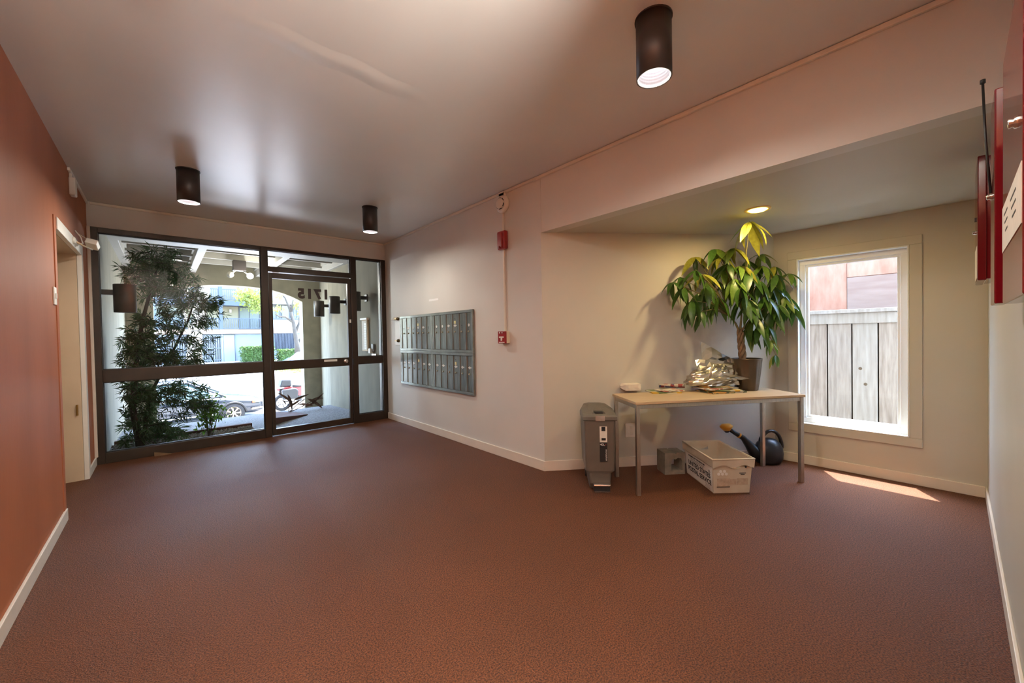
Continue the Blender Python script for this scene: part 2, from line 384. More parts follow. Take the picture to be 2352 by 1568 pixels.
# ------------------------------------------------------------------ ceiling can lights
def can(x, y, label, zb=2.512, z1=ZC, grp='black cylinder downlights on the lobby ceiling', power=CAN_W):
    t = thing('ceiling_light', label, 'light', (x, y, z1), 0, grp); h = z1-zb
    R = .081
    MB().lathe([(R-.006, -.004), (R, -.004), (R, -h), (R-.006, -h), (R-.006, -.004)], 40, cap=(False, False)).build('housing', BLACKM, t, True)
    pr = []
    for k in range(9):
        z = -h+.003+k*.014; pr += [(R-.0075-.002*k, z), (R-.0095-.002*k, z+.007)]
    MB().lathe(pr, 36, cap=(False, False)).build('baffle', mat('baffle_white', (.82, .82, .84), .35), t)
    MB().lathe([(.055, -h+.128), (.055, -h+.135)], 28).build('bulb', mat('bulb_glow', (1, 1, 1), .4, emit=(.95, .93, 1), estr=2.0), t)
    MB().lathe([(.086, 0), (.086, -.006), (.06, -.006)], 32).build('canopy_plate', BLACKM, t)
    l = bpy.data.lights.new('bulb_light', 'AREA'); l.shape = 'DISK'; l.size = .13; l.energy = power; l.color = (1, .92, .80)
    o = bpy.data.objects.new('bulb_light', l); C.objects.link(o); o.parent = t; o.location = (0, 0, -h+.012)
    return t
can(.205, 4.46, 'black cylinder downlight between the red wall and the glass wall')
can(1.82, 4.47, 'black cylinder downlight near the mailbox wall and glass wall')
can(1.79, .96, 'black cylinder downlight beside the dropped beam', power=CAN_W*.6)
can(.2, .96, 'black cylinder downlight over the middle of the carpet')
def uplight(x, y, z, rz, label):  # added lamps, never in view, that fill the lobby with soft light
    t = thing('added_uplight', label, 'lamp', (x, y, z), rz, 'added bowl uplights in the rear hall for room fill')
    MB().lathe([(0, -.12), (.06, -.11), (.12, -.06), (.15, 0), (.143, 0), (.113, -.055), (.055, -.10), (0, -.108)], 32, (.16, 0, 0), cap=(False, False)).build('bowl', BRONZE, t, True)
    MB().box(0, .03, -.05, .05, -.12, -.02).build('wall_plate', BRONZE, t, bevel=.004)
    l = bpy.data.lights.new('fill_bulb', 'AREA'); l.shape = 'DISK'; l.size = .2; l.energy = HALL_FILL_W; l.color = (1, .93, .83)
    o = bpy.data.objects.new('fill_bulb', l); C.objects.link(o); o.parent = t; o.location = (.16, 0, -.02); o.rotation_euler = (math.pi, 0, 0)
uplight(XH, -.62, 1.95, math.pi, 'added bronze fill uplight beside the lobby corner of the rear hall')
uplight(XH, -1.9, 1.95, math.pi, 'added bronze fill uplight deeper in the rear hall')

# recessed warm light in the alcove
t = thing('recessed_light', 'round recessed downlight glowing warm yellow above the plant', 'light', (3.562, 1.05, ZB))
MB().lathe([(.092, 0), (.092, -.006), (.070, -.008), (.068, .0)], 36, cap=(False, False)).build('trim_ring', mat('ring_gold', (.85, .66, .28), .4), t, True)
MB().lathe([(.0, -.02), (.03, -.0185), (.055, -.014), (.069, -.004)], 36, cap=(False, False)).build('lens', mat('lens_glow', (1, .9, .5), .4, emit=(1, .70, .12), estr=6), t)
l = bpy.data.lights.new('lens_light', 'AREA'); l.shape = 'DISK'; l.size = .12; l.energy = RECESS_W; l.color = (1, .74, .34)
o = bpy.data.objects.new('lens_light', l); C.objects.link(o); o.parent = t; o.location = (0, 0, -.026)

# ------------------------------------------------------------------ mailboxes
GALV = mat('galvanised_steel', (.225, .23, .205), .34, metal=.85, var=.22, vscale=7, stretch=(1, 5, .7), bump=.1, bscale=30)
GALVF = mat('galvanised_frame', (.31, .32, .29), .36, metal=.8, var=.2, vscale=9)
MY0, MY1, MZ0, MZ1 = 3.69, 5.542, .605, 1.605
mid_y, mid_z = (MY0+MY1)/2, 1.098
lockm = mat('lock_metal', (.5, .45, .33), .3, metal=.9)
YELL = mat('yellow_tag', (.72, .66, .36), .8)
def mail_unit(y0, y1, z0, z1, label, tagcol, seed):
    t = thing('mailbox_unit', label, 'mailbox', (XM, (y0+y1)/2, z0), 0, 'six-door mailbox units on the lobby wall')
    r = random.Random(seed); d = .028
    g = MB(); fw = .032
    g.box(XM-d, XM, y0, y1, z0, z0+fw); g.box(XM-d, XM, y0, y1, z1-fw, z1)
    g.box(XM-d, XM, y0, y0+fw*.8, z0+fw, z1-fw); g.box(XM-d, XM, y1-fw*.8, y1, z0+fw, z1-fw)
    g.build('frame', GALVF, t, bevel=.003, world=True)
    MB().box(XM-.01, XM, y0+.02, y1-.02, z0+.02, z1-.02).build('back', BLACK, t, world=True)
    n = 6; Y0, Y1 = y0+fw*.8+.003, y1-fw*.8-.003; w = (Y1-Y0)/n
    for k in range(n):
        # k counts away from the glass wall
        a, b = Y1-(k+1)*w+.002, Y1-k*w-.002
        za, zb_ = z0+fw+.004, z1-fw-.004
        rib = b-(b-a)*.28
        # pressed door leaf: flat panel, a raised rib along the hinge side
        prof = [(a, XM-.0255), (a+.01, XM-.022), (rib-.008, XM-.022), (rib, XM-.029), (b-.004, XM-.029), (b, XM-.018), (b, XM-.012), (a, XM-.012)]
        dd = MB().add([(x, y, za) for y, x in prof]+[(x, y, zb_) for y, x in prof],
             [tuple(range(8)), tuple(range(15, 7, -1))]+[(i, i+8, (i+1) % 8+8, (i+1) % 8) for i in range(8)]).build('door', GALV, t, world=True)
        yc = (a+rib)/2; zl = z0+(z1-z0)*.50; zn = zl+.075
        MB().lathe([(0, -.033), (.008, -.033), (.011, -.029), (.011, -.02)], 14, (XM, yc+.004, zl), 'X').build('lock', lockm, dd, True, world=True)
        if (seed+k) % 5 != 1:
            wl = .034 if r.random() < .7 else .018
            MB().box(XM-.0235, XM-.0215, yc-wl, yc+wl*.8, zn-.006, zn+.007).build('name_strip', WHITE, dd, world=True)
            MB().box(XM-.0242, XM-.0215, yc-.010, yc+.008, zn-.018, zn+.016).build('name_strip', WHITE, dd, world=True)
        else:
            MB().lathe([(0, -.024), (.006, -.024), (.006, -.02)], 10, (XM, yc, zn), 'X').build('screw', BLACK, dd, world=True)
        MB().lathe([(0, -.024), (.004, -.024), (.004, -.02)], 8, (XM, yc-.004, zn-.022), 'X').build('screw', BLACK, dd, world=True)
        if k == 3:
            MB().box(XM-.0245, XM-.0215, yc-.018, yc+.018, zn+.022, zn+.058).build('number_tag', YELL, dd, world=True)
            MB().lathe([(0, -.026), (.005, -.026), (.005, -.02)], 8, (XM, yc, zn+.085), 'X').build('screw', CHROME, dd, world=True)
    return t
mail_unit(mid_y+.001, MY1, mid_z+.001, MZ1, 'upper galvanised mailbox unit of six doors nearer the glass wall', 0, 1)
mail_unit(MY0, mid_y-.001, mid_z+.001, MZ1, 'upper galvanised mailbox unit of six doors nearer the fire pull station', 0, 2)
mail_unit(mid_y+.001, MY1, MZ0, mid_z-.001, 'lower galvanised mailbox unit of six doors nearer the glass wall', 0, 3)
mail_unit(MY0, mid_y-.001, MZ0, mid_z-.001, 'lower galvanised mailbox unit of six doors nearer the fire pull station', 0, 4)
# key switch plate left of the mailboxes
t = thing('key_switch_plate', 'off-white metal plate with two key locks beside the mailboxes', 'lock plate', (XM, 5.65, 1.18))
MB().box(XM-.012, XM, 5.552, 5.742, 1.175, 1.56).build('plate', PLASTIC_W, t, bevel=.003, world=True)
MB().prism([(0, 0), (.06, 0), (.02, .05), (0, .04)], 5.64, 5.745, 'Y', Matrix.Translation((XM-.012, 0, 1.56)) @ Matrix.Scale(-1, 4, (1, 0, 0))).build('hood', PLASTIC_W, t, world=True)
for z in (1.575, 1.245):
    MB().lathe([(0, -.045), (.017, -.045), (.024, -.03), (.024, -.012)], 16, (XM, 5.61, z), 'X').build('key_lock', mat('dark_brass', (.10, .07, .03), .35, metal=.8), t, True, world=True)
    MB().box(XM-.06, XM-.04, 5.60, 5.66, z-.006, z+.006).build('key', BRASS, t, world=True)
# sticker strip above
tag(MB().box(XM-.002, XM, 4.47, 4.71, 1.77, 1.797).build('label_strip', mat('strip_white', (.82, .82, .82), .5)), 'thin white label strip stuck above the mailboxes', 'label')

# ------------------------------------------------------------------ fire devices on mailbox wall
FY = 3.135
tag(MB().box(XM-.018, XM, FY-.012, FY+.012, 1.33, 2.76).build('conduit', TRIM, bevel=.003), 'thin painted vertical conduit strip linking the alarm devices', 'conduit')
t = thing('smoke_detector', 'round white smoke detector at the top of the mailbox wall', 'smoke detector', (XM, FY, 2.66))
MB().lathe([(.092, 0), (.092, -.022), (.078, -.034), (.07, -.036)], 36, (XM, FY, 2.66), 'X', cap=(True, True)).build('base', PLASTIC_W, t, True, world=True)
MB().lathe([(.055, -.030), (.055, -.058), (.045, -.064), (0, -.064)], 32, (XM, FY, 2.66), 'X', cap=(False, True)).build('chamber', PLASTIC_W, t, True, world=True)
for k in range(6):
    a0 = k*math.pi/3+.1
    P = [(XM-.05, FY+.0565*math.cos(a0+j*.15), 2.66+.0565*math.sin(a0+j*.15)) for j in range(5)]
    MB().tube(P, .005, 6).build('vent_slot', BLACK, t, world=True)
MB().box(XM-.03, XM, FY-.04, FY+.04, 2.74, 2.77).prism([(FY-.035, 2.745), (FY+.035, 2.745), (FY+.05, 2.785), (FY-.05, 2.785)], XM-.03, XM, 'X').build('mounting_box', PLASTIC_W, t, world=True)
t = thing('alarm_horn', 'small red fire alarm horn on the conduit strip', 'alarm', (XM, FY, 2.19))
MB().box(XM-.05, XM-.0, FY-.062, FY+.062, 2.19, 2.378).build('housing', RED, t, bevel=.012, world=True)
MB().box(XM-.062, XM-.048, FY-.030, FY+.045, 2.205, 2.36).build('grille', RED, t, bevel=.01, world=True)
MB().lathe([(.0, -.07), (.012, -.068), (.018, -.055)], 14, (XM, FY+.01, 2.21), 'X').build('lamp_bead', RED, t, True, world=True)
t = thing('fire_pull_station', 'red manual fire pull station with white T handle on a white box', 'alarm', (XM, FY, 1.215))
MB().box(XM-.045, XM, FY-.06, FY+.06, 1.215, 1.338).build('back_box', mat('box_cream', (.74, .66, .48), .5), t, bevel=.003, world=True)
fc = MB().box(XM-.062, XM-.045, FY-.062, FY+.062, 1.213, 1.34).build('face', RED, t, bevel=.004, world=True)
MB().box(XM-.068, XM-.061, FY-.036, FY+.036, 1.272, 1.287).box(XM-.068, XM-.061, FY-.010, FY+.010, 1.24, 1.273).build('pull_handle', WHITE, fc, world=True)
MB().box(XM-.064, XM-.061, FY-.045, FY+.045, 1.220, 1.230).build('label', WHITE, fc, world=True)
MB().lathe([(0, -.066), (.009, -.066), (.009, -.06)], 12, (XM, FY+.03, 1.325), 'X').build('key_cover', WHITE, fc, world=True)
MB().lathe([(0, -.066), (.007, -.066), (.007, -.06)], 12, (XM, FY-.01, 1.325), 'X').build('key_cover', WHITE, fc, world=True)
MB().box(XM-.066, XM-.061, FY-.012, FY+.016, 1.241, 1.250).build('lock_slot', BLACK, fc, world=True)
# wall plate on the alcove wall
t = thing('outlet_plate', 'blank white wall plate low on the alcove wall behind the table leg', 'wall plate', aw(.86, 0, .285), math.atan2(U.y, U.x))
MB().box(-.062, .062, -.008, 0, 0, .135).build('plate', WHITE, t, bevel=.003)
for z in (.04, .095): MB().box(-.014, .014, -.011, -.006, z-.018, z+.018).build('socket', PLASTIC_W, t, bevel=.002)

# ------------------------------------------------------------------ right wall alarm panels
def panel(name, label, x0, x1, z0, z1, yf, knobs, grp='red fire alarm panels along the right wall'):
    t = thing(name, label, 'alarm panel', ((x0+x1)/2, YR, z0), 0, grp)
    yw = YR-.012
    MB().box(x0+.006, x1-.006, yw, yf-.03, z0+.006, z1-.006).build('back_box', REDGLOSS, t, bevel=.003, world=True)
    d = MB().box(x0, x1, yf-.03, yf, z0, z1).build('door', REDGLOSS, t, bevel=.004, world=True)
    for (x, z) in knobs:
        MB().lathe([(.012, -.002), (.012, .004), (.008, .006), (.010, .011), (.006, .013), (0, .013)], 16, (x, yf, z), 'Y', cap=(False, False)).build('key_lock', CHROME, d, True, world=True)
    return t, d
tA, dA = panel('fire_alarm_panel', 'large glossy red alarm panel with a paper notice on its door', 1.192, 1.668, 1.357, 1.985, -.08, [(1.285, 1.705)])
MB().box(1.20, 1.66, -.0800, -.0788, 1.49, 1.605).build('notice', PAPER, dA, world=True)
for k, (xx, w) in enumerate(((1.55, .10), (1.36, .12))):
    for j in range(3): MB().box(xx-w/2, xx+w/2-.02*j, -.0789, -.0784, 1.575-.022*j, 1.580-.022*j).build('notice_line', INK, dA, world=True)
tB, dB = panel('radio_alarm_panel', 'tall narrow red alarm panel with a black whip antenna', 2.025, 2.235, 1.372, 2.062, -.08, [(2.15, 1.745)])
MB().tube([(2.17, -.078, 1.76), (2.17, -.066, 1.95), (2.18, -.060, 2.15)], .0035, 8).build('antenna', BLACK, tB, True, world=True)
MB().lathe([(0, 0), (.007, .003), (.007, .016), (0, .019)], 12, (2.18, -.060, 2.148)).build('antenna_tip', BLACK, tB, True, world=True)
tC, dC = panel('annunciator_panel', 'small red alarm panel near the window wall corner', 3.15, 3.53, 1.535, 2.17, -.07, [(3.40, 1.82)])
MB().box(3.2, 3.48, -.071, -.068, 1.55, 1.72).build('notice', PAPER, dC, world=True)
MB().box(3.36, 3.39, -.072, -.064, 1.875, 1.895).build('button', BLACK, dC, world=True)

# ------------------------------------------------------------------ left wall small things
t = thing('motion_sensor', 'small white sensor box on the red wall under the ceiling', 'sensor', (XL, 5.08, 2.6))
MB().box(XL, XL+.04, 5.03, 5.13, 2.575, 2.725).build('housing', PLASTIC_W, t, bevel=.008, world=True)
MB().box(XL, XL+.018, 5.065, 5.095, 2.725, 2.77).build('cable_duct', PLASTIC_W, t, bevel=.003, world=True)
t = thing('flood_lamp', 'small white flood lamp head on an arm above the side door', 'lamp', (XL, 5.08, 2.19))
MB().lathe([(.03, 0), (.03, .012), (.014, .02)], 16, (XL+.014, 5.02, 2.18), 'X').build('wall_bracket', PLASTIC_W, t, True, world=True)
MB().tube([(XL+.02, 5.02, 2.18), (XL+.06, 5.15, 2.165), (XL+.10, 5.32, 2.165)], .008, 8).build('arm', mat('arm_tan', (.55, .42, .27), .5), t, True, world=True)
Mh = Matrix.Translation((XL+.10, 5.36, 2.22)) @ Euler((math.radians(-24), math.radians(14), math.radians(-10))).to_matrix().to_4x4() @ Matrix.Scale(.72, 4)
hd = MB(Mh).box(-.055, .055, -.075, .075, -.035, .035).build('head', PLASTIC_W, t, bevel=.006, world=True)
MB(Mh).box(-.045, .045, .074, .078, -.027, .027).build('lens', WHITE, hd, world=True)
MB(Mh).box(-.058, .058, -.07, -.03, .034, .038).build('vent', mat('vent_grey', (.3, .28, .25), .6), hd, world=True)
pts = [(XL+.005, 5.25, 2.31), (XL+.03, 5.31, 2.27), (XL+.045, 5.30, 2.21), (XL+.03, 5.18, 2.18), (XL+.02, 5.05, 2.185)]
MB().tube(pts, .005, 8).build('cable', PLASTIC_W, t, True, world=True)
MB().tube([(XL+.005, 5.27, 2.30), (XL+.08, 5.36, 2.255)], .003, 6).build('cable', mat('arm_tan', (0, 0, 0)), t, True, world=True)
t = thing('switch_plate', 'white wall switch plate on the red wall before the side door', 'switch', (XL, 4.24, 1.58))
MB().box(XL, XL+.008, 4.195, 4.28, 1.575, 1.70).build('plate', WHITE, t, bevel=.002, world=True)
MB().box(XL+.008, XL+.014, 4.225, 4.25, 1.62, 1.655).build('toggle', WHITE, t, world=True)
t = tag(MB().prism([(0, 0), (.15, 0), (0, .045)], -.02, .02, 'Y', Matrix.Translation((-.10, YG-.036, .001))).build('door_wedge', mat('wedge_wood', (.16, .09, .04), .7, var=.2, vscale=20), bevel=.002), 'brown wooden door wedge on the carpet against the glass wall', 'door wedge')

# ------------------------------------------------------------------ table
TRZ = math.radians(-33.2); TL, TD, TZ = 1.52, .47, .75
tb = thing('side_table', 'long narrow table with pale wood top and square steel legs', 'table', (3.548, 1.462, 0), TRZ)
WOODT = mat('pale_wood', (.50, .37, .22), .45, var=.10, vscale=4, stretch=(.6, 9, 1))
MB().box(-TL/2, TL/2, -TD/2, TD/2, TZ-.022, TZ).build('tabletop', WOODT, tb, bevel=.003)
lw = .032
g = MB(); z0, z1 = TZ-.022-.034, TZ-.024; e = .012
g.box(-TL/2+e, TL/2-e, -TD/2+e, -TD/2+e+.022, z0, z1); g.box(-TL/2+e, TL/2-e, TD/2-e-.022, TD/2-e, z0, z1)
g.box(-TL/2+e, -TL/2+e+.022, -TD/2+e+.022, TD/2-e-.022, z0, z1); g.box(TL/2-e-.022, TL/2-e, -TD/2+e+.022, TD/2-e-.022, z0, z1)
g.build('apron', STEEL, tb, bevel=.002)
for sx in (-1, 1):
    for sy in (-1, 1):
        x, y = sx*(TL/2-e-lw/2+.004), sy*(TD/2-e-lw/2+.004)
        MB().box(x-lw/2, x+lw/2, y-lw/2, y+lw/2, 0, z1).build('leg', STEEL, tb, bevel=.003)
def tp(x, y, z=0):     # point on the table top seen at a photo position
    p = at(x, y, 'Z', TZ); return Vector((p.x, p.y, TZ+z))

# ------------------------------------------------------------------ trash bin
bx, by = 2.675, 1.95
bn = thing('step_bin', 'tall slim grey plastic step-on bin with steel pedal', 'trash can', (bx, by, 0), math.radians(-47))
GREYP = mat('bin_grey', (.105, .088, .07), .42, var=.06, vscale=10)
GREYL = mat('bin_lid_grey', (.125, .11, .09), .5, var=.12, vscale=14)
def ring(w0, w1, d0, d1, z, r=.02):
    # rounded rectangle front at y=d0, back at y=d1
    pts = []
    for cx, cy, a0 in ((w1-r, d1-r, 0), (w0+r, d1-r, 90), (w0+r, d0+r, 180), (w1-r, d0+r, 270)):
        for k in range(4):
            a = math.radians(a0+k*30); pts.append((cx+r*math.cos(a), cy+r*math.sin(a), z))
    return pts
BD = .42
rows = [ring(-.085, .085, .03, BD-.09, .012), ring(-.088, .088, .005, BD-.08, .06), ring(-.092, .092, .004, BD-.05, .145), ring(-.118, .118, 0, BD-.035, .165),
        ring(-.122, .122, 0, BD-.02, .30), ring(-.128, .128, -.004, BD, .58)]
g = MB().grid(rows, close=True); n = len(rows[0]); g.f += [tuple(range(n-1, -1, -1)), tuple((len(rows)-1)*n+k for k in range(n))]
g.build('body', GREYP, bn, bevel=0)
# lid with angled shoulders, slightly domed, narrower at the back
lid = [(-.14, -.012), (.14, -.012), (.145, .06), (.145, .22), (.105, .40), (.055, .445), (-.055, .445), (-.105, .40), (-.145, .22), (-.145, .06)]
def lidring(s, z0, tilt): return [(x*s, .2+(y-.2)*s, z0+tilt*y) for x, y in lid]
rows = [lidring(.97, .582, .02), lidring(1.0, .588, .02), lidring(1.0, .615, .05), lidring(.93, .628, .07), lidring(.55, .636, .075)]
g = MB().grid(rows, close=True); n = 10; g.f += [tuple(range(n-1, -1, -1)), tuple(4*n+k for k in range(n))]
ld = g.build('lid', GREYL, bn)
for s in (-1, 1): MB().tube([(s*.05, .05, .634), (s*.03, .2, .648), (s*.03, .36, .658)], .004, 6).build('lid_rib', GREYL, ld)
MB().box(-.035, .035, .04, .10, .634, .645).build('lid_pad', BLACK, ld, bevel=.002)
MB().box(-.035, .04, -.016, -.006, .582, .622).box(-.035, .04, -.014, .02, .617, .6235).build('lid_clip', CHROME, ld)
lb = MB().box(-.002, .058, -.0055, -.003, .405, .535).build('sticker', PAPER, bn)
MB().box(.012, .044, -.0062, -.005, .497, .533).box(.012, .046, -.0062, -.005, .420, .44).build('sticker_picture', BLACK, lb)
lb2 = MB().box(-.002, .058, -.0055, -.003, .245, .403).build('sticker', BLACK, bn)
LBL = mat('label_text', (.75, .72, .7), .6)
text('40L', .026, LBL, 'sticker_text', lb2, wmat(bn) @ Matrix.Translation((.018, -.0058, .385)) @ RX, .0003)
MB().box(.042, .049, -.0062, -.005, .38, .387).build('sticker_mark', RED, lb2)
text('simplehuman', .018, LBL, 'sticker_text', lb2, wmat(bn) @ Matrix.Translation((.047, -.0058, .30)) @ RX @ Matrix.Rotation(math.pi/2, 4, 'Z'), .0003)
pd = MB().box(-.062, .075, -.055, .01, .055, .072).build('pedal', CHROME, bn, bevel=.006)
MB().box(-.058, .07, -.045, .02, .008, .055).build('pedal_skirt', BLACK, bn, bevel=.003)
MB().box(-.058, .07, -.05, -.044, .006, .014).build('pedal_trim', CHROME, bn)
for s in (-1, 1): MB().lathe([(.035, -.012), (.04, -.008), (.04, .008), (.035, .012)], 18, (s*.085, BD-.07, .04), 'X').build('wheel', BLACK, bn, True)

# ------------------------------------------------------------------ postal tote
TOTE = mat('tote_plastic', (.66, .60, .49), .5, col2=(.50, .43, .33), vscale=4, bump=.1, bscale=30)
TOTEW = mat('tote_panel_white', (.74, .73, .70), .5, var=.04, vscale=10)
tt = thing('mail_tote', 'dirty white plastic postal tote with black lettering under the table', 'crate', (3.53, 1.375, 0), math.radians(-41))
# local: x = width, -y = near end ; bottom .29 x .47, rim .34 x .53
def tr_(w, d, z): return [(-w, -d, z), (w, -d, z), (w, d, z), (-w, d, z)]
Bw, Bd, Rw, Rd, TH_ = .143, .235, .158, .262, .285
def lerp(a, b, t): return a+(b-a)*t
hz0, hz1 = .21, .25       # hand holes in the two ends
g = MB()
def wallpt(side, s, z, ins=0):
    t = z/TH_; w = lerp(Bw, Rw, t)-ins; d = lerp(Bd, Rd, t)-ins
    return {'n': (s*w, -d, z), 'f': (s*w, d, z), 'l': (-w, s*d, z), 'r': (w, s*d, z)}[side]
for side in 'nflr':
    us = [-1, -.12, .42, 1] if side in 'nf' else [-1, 1]; zs = [0.004, hz0, hz1, TH_]
    for i in range(len(us)-1):
        for j in range(3):
            if side in 'nf' and i == 1 and j == 1: continue
            q = [(us[i], zs[j]), (us[i+1], zs[j]), (us[i+1], zs[j+1]), (us[i], zs[j+1])]
            g.add([wallpt(side, s, z) for s, z in q]+[wallpt(side, s, z, .005) for s, z in q],
                  [(0, 1, 2, 3), (7, 6, 5, 4), (0, 4, 5, 1), (1, 5, 6, 2), (2, 6, 7, 3), (3, 7, 4, 0)])
g.add(tr_(Bw, Bd, .004)+tr_(Bw, Bd, .010), [(0, 3, 2, 1), (4, 5, 6, 7)])
g.build('body', TOTE, tt)
# folded rim skirt around the top with scalloped lower edge, and top bead
g = MB()
for side in 'nflr':
    n = 12
    for i in range(n):
        s0, s1 = -1+2*i/n, -1+2*(i+1)/n
        dz = lambda s: TH_-.060-.012*math.cos(s*math.pi*2) if side in 'nf' else TH_-.062
        for (a, b) in (((s0), (s1)),):
            q = [(a, dz(a)), (b, dz(b)), (b, TH_), (a, TH_)]
            g.add([wallpt(side, s, z, -.011) for s, z in q]+[wallpt(side, s, z, -.005) for s, z in q],
                  [(0, 1, 2, 3), (7, 6, 5, 4), (0, 4, 5, 1), (2, 6, 7, 3)])
g.build('rim_skirt', TOTE, tt)
c4 = [wallpt('n', -1, TH_, -.008), wallpt('n', 1, TH_, -.008), wallpt('f', 1, TH_, -.008), wallpt('f', -1, TH_, -.008)]
MB().tube([c4[0], c4[1], c4[2], c4[3], c4[0]], .007, 8).build('rim_bead', TOTE, tt, True)
# white printed side panels
for sd in ('l', 'r'):
    g = MB(); q = [(-.93, .012), (.93, .012), (.93, .212), (-.93, .212)]
    g.add([wallpt(sd, s, z, -.0015) for s, z in q]+[wallpt(sd, s, z, .0002) for s, z in q], [(0, 1, 2, 3), (7, 6, 5, 4), (0, 4, 5, 1), (1, 5, 6, 2), (2, 6, 7, 3), (3, 7, 4, 0)])
    pl = g.build('side_panel', TOTEW, tt)
    X = Vector((0, -1, 0)) if sd == 'l' else Vector((0, 1, 0))
    sg = -1 if sd == 'l' else 1
    zv = (Vector(wallpt(sd, 0, TH_))-Vector(wallpt(sd, 0, 0))).normalized(); nn = X.cross(zv)
    def TM(y, z):
        p = Vector(wallpt(sd, 0, z, -.0025)); p.y = y*(-1 if sd == 'l' else 1)
        return wmat(tt) @ Matrix(((X.x, zv.x, nn.x, p.x), (X.y, zv.y, nn.y, p.y), (X.z, zv.z, nn.z, p.z), (0, 0, 0, 1)))
    text('UNITED STATES\nPOSTAL SERVICE', .054, INK, 'lettering', pl, TM(.01, .100), .0004, False, .0012)
    text('WARNING: NOT FOR PRIVATE USE', .0185, INK, 'lettering', pl, TM(-.03, .190), .0003, False, .0006)
    def lines(y, z, w, n, dz, h):
        for k in range(n):
            c = TM(y, z-dz*k); ww = w*(1-.12*(k % 2))
            MB().add([c @ Vector((-ww/2, -h/2, 0)), c @ Vector((ww/2, -h/2, 0)), c @ Vector((ww/2, h/2, 0)), c @ Vector((-ww/2, h/2, 0)),
                      c @ Vector((-ww/2, -h/2, .0004)), c @ Vector((ww/2, -h/2, .0004)), c @ Vector((ww/2, h/2, .0004)), c @ Vector((-ww/2, h/2, .0004))],
                     [(0, 1, 2, 3), (4, 5, 6, 7), (0, 1, 5, 4), (1, 2, 6, 5), (2, 3, 7, 6), (3, 0, 4, 7)]).build('small_print', mat('faded_ink', (.32, .31, .30), .7), pl, world=True)
    lines(-.02, .172, .26, 2, .014, .006); lines(.15, .045, .085, 3, .012, .004)
    rc = [TM(.19, .165) @ Vector((.014*math.cos(a), .014*math.sin(a), .0)) for a in (math.pi/2, math.pi*7/6, math.pi*11/6, math.pi/2)]
    MB().tube(rc, .0015, 5).build('recycling_mark', INK, pl, world=True)
# near end details: dots, hole, label holder, stickers
for i, (s, z) in enumerate(((-.62, .185), (-.42, .185), (-.72, .163), (-.52, .163), (-.32, .163))):
    p = wallpt('n', s, z, -.001); MB().lathe([(0, -.0008), (.012, -.0008), (.012, .001)], 14, p, 'Y').build('moulded_dot', TOTEW, tt)
p = wallpt('n', .58, .222, -.012); MB().lathe([(0, -.001), (.008, -.001), (.008, .002)], 14, p, 'Y').build('drain_hole', BLACK, tt)
def endplate(s0, s1, z0, z1, mt, nm, off=-.0016):
    q = [(s0, z0), (s1, z0), (s1, z1), (s0, z1)]
    return MB().add([wallpt('n', s, z, off) for s, z in q]+[wallpt('n', s, z, off+.0012) for s, z in q], [(0, 1, 2, 3), (7, 6, 5, 4), (0, 4, 5, 1), (1, 5, 6, 2), (2, 6, 7, 3), (3, 7, 4, 0)]).build(nm, mt, tt)
endplate(-.80, -.13, .058, .125, mat('old_paper', (.60, .49, .38), .8, col2=(.40, .30, .22), vscale=25), 'old_label', -.0022)
endplate(-.82, -.11, .052, .060, mat('dark_edge', (.10, .08, .06), .7), 'label_holder', -.003)
endplate(-.10, .22, .075, .118, mat('old_paper', (0, 0, 0)), 'old_label', -.002); endplate(.26, .84, .072, .125, mat('old_paper', (0, 0, 0)), 'old_label', -.002)
endplate(.36, .70, .165, .171, INK, 'small_print', -.0022); endplate(.43, .64, .154, .160, INK, 'small_print', -.0022)

# ------------------------------------------------------------------ concrete block
cb = thing('concrete_block', 'grey concrete block with a groove and square hole beside the mail tote', 'block', (3.395, 1.765, 0), math.radians(-36))
CB = mat('block_concrete', (.21, .185, .145), .95, var=.2, vscale=20, bump=.8, bscale=120)
L_, D_, H2 = .192, .155, .197
g = MB()
# built from walls so the hole goes right through
g.prism([(0, 0), (.062, 0), (.062, .125), (.075, .145), (.10, .135), (.125, .150), (.125, H2), (.114, H2), (.110, H2-.012), (.098, H2-.012), (.094, H2), (0, H2)], 0, D_, 'Y')
g.prism([(.062, 0), (L_, 0), (L_, .03), (.062, .035)], 0, D_, 'Y')
g.prism([(.125, .150), (.155, .145), (.165, .12), (.168, .031), (L_, .031), (L_, H2), (.125, H2)], 0, D_, 'Y')
g.build('block_body', CB, cb)

# ------------------------------------------------------------------ watering can
wc = thing('watering_can', 'black plastic watering can with long spout and yellow rose', 'watering can', (4.405, 1.228, 0), math.atan2(CR.y, CR.x))
WCB = mat('can_black', (.012, .015, .018), .35, var=.1)
# local x = image right
prof = [(.08, 0), (.112, .01), (.132, .05), (.136, .10), (.128, .155), (.105, .20), (.07, .232), (.03, .245), (0, .247)]
rows = []
for r, z in prof:
    rows.append([(1.0*r*math.cos(a)+.005, .72*r*math.sin(a), z) for a in [2*math.pi*k/28 for k in range(28)]])
g = MB().grid(rows, close=True); g.f.append(tuple(range(27, -1, -1))); g.build('body', WCB, wc, True)
MB().tube([(-.05, 0, .08), (-.135, 0, .11), (-.19, 0, .19), (-.245, 0, .255), (-.32, 0, .30), (-.385, 0, .345)], [.075, .058, .038, .025, .02, .019], 14).build('spout', WCB, wc, True)
MB().tube([(-.275, 0, .272), (-.288, 0, .281)], .0255, 14).build('spout_ring', mat('can_yellow', (.75, .38, .03), .45), wc, True)
Mr = Matrix.Translation((-.405, 0, .365)) @ Euler((0, math.radians(-8), 0)).to_matrix().to_4x4()
MB(Mr).lathe([(.019, -.05), (.045, -.02), (.058, 0), (.058, .006), (.04, .022), (0, .026)], 24).build('rose', mat('can_yellow', (0, 0, 0)), wc, True)
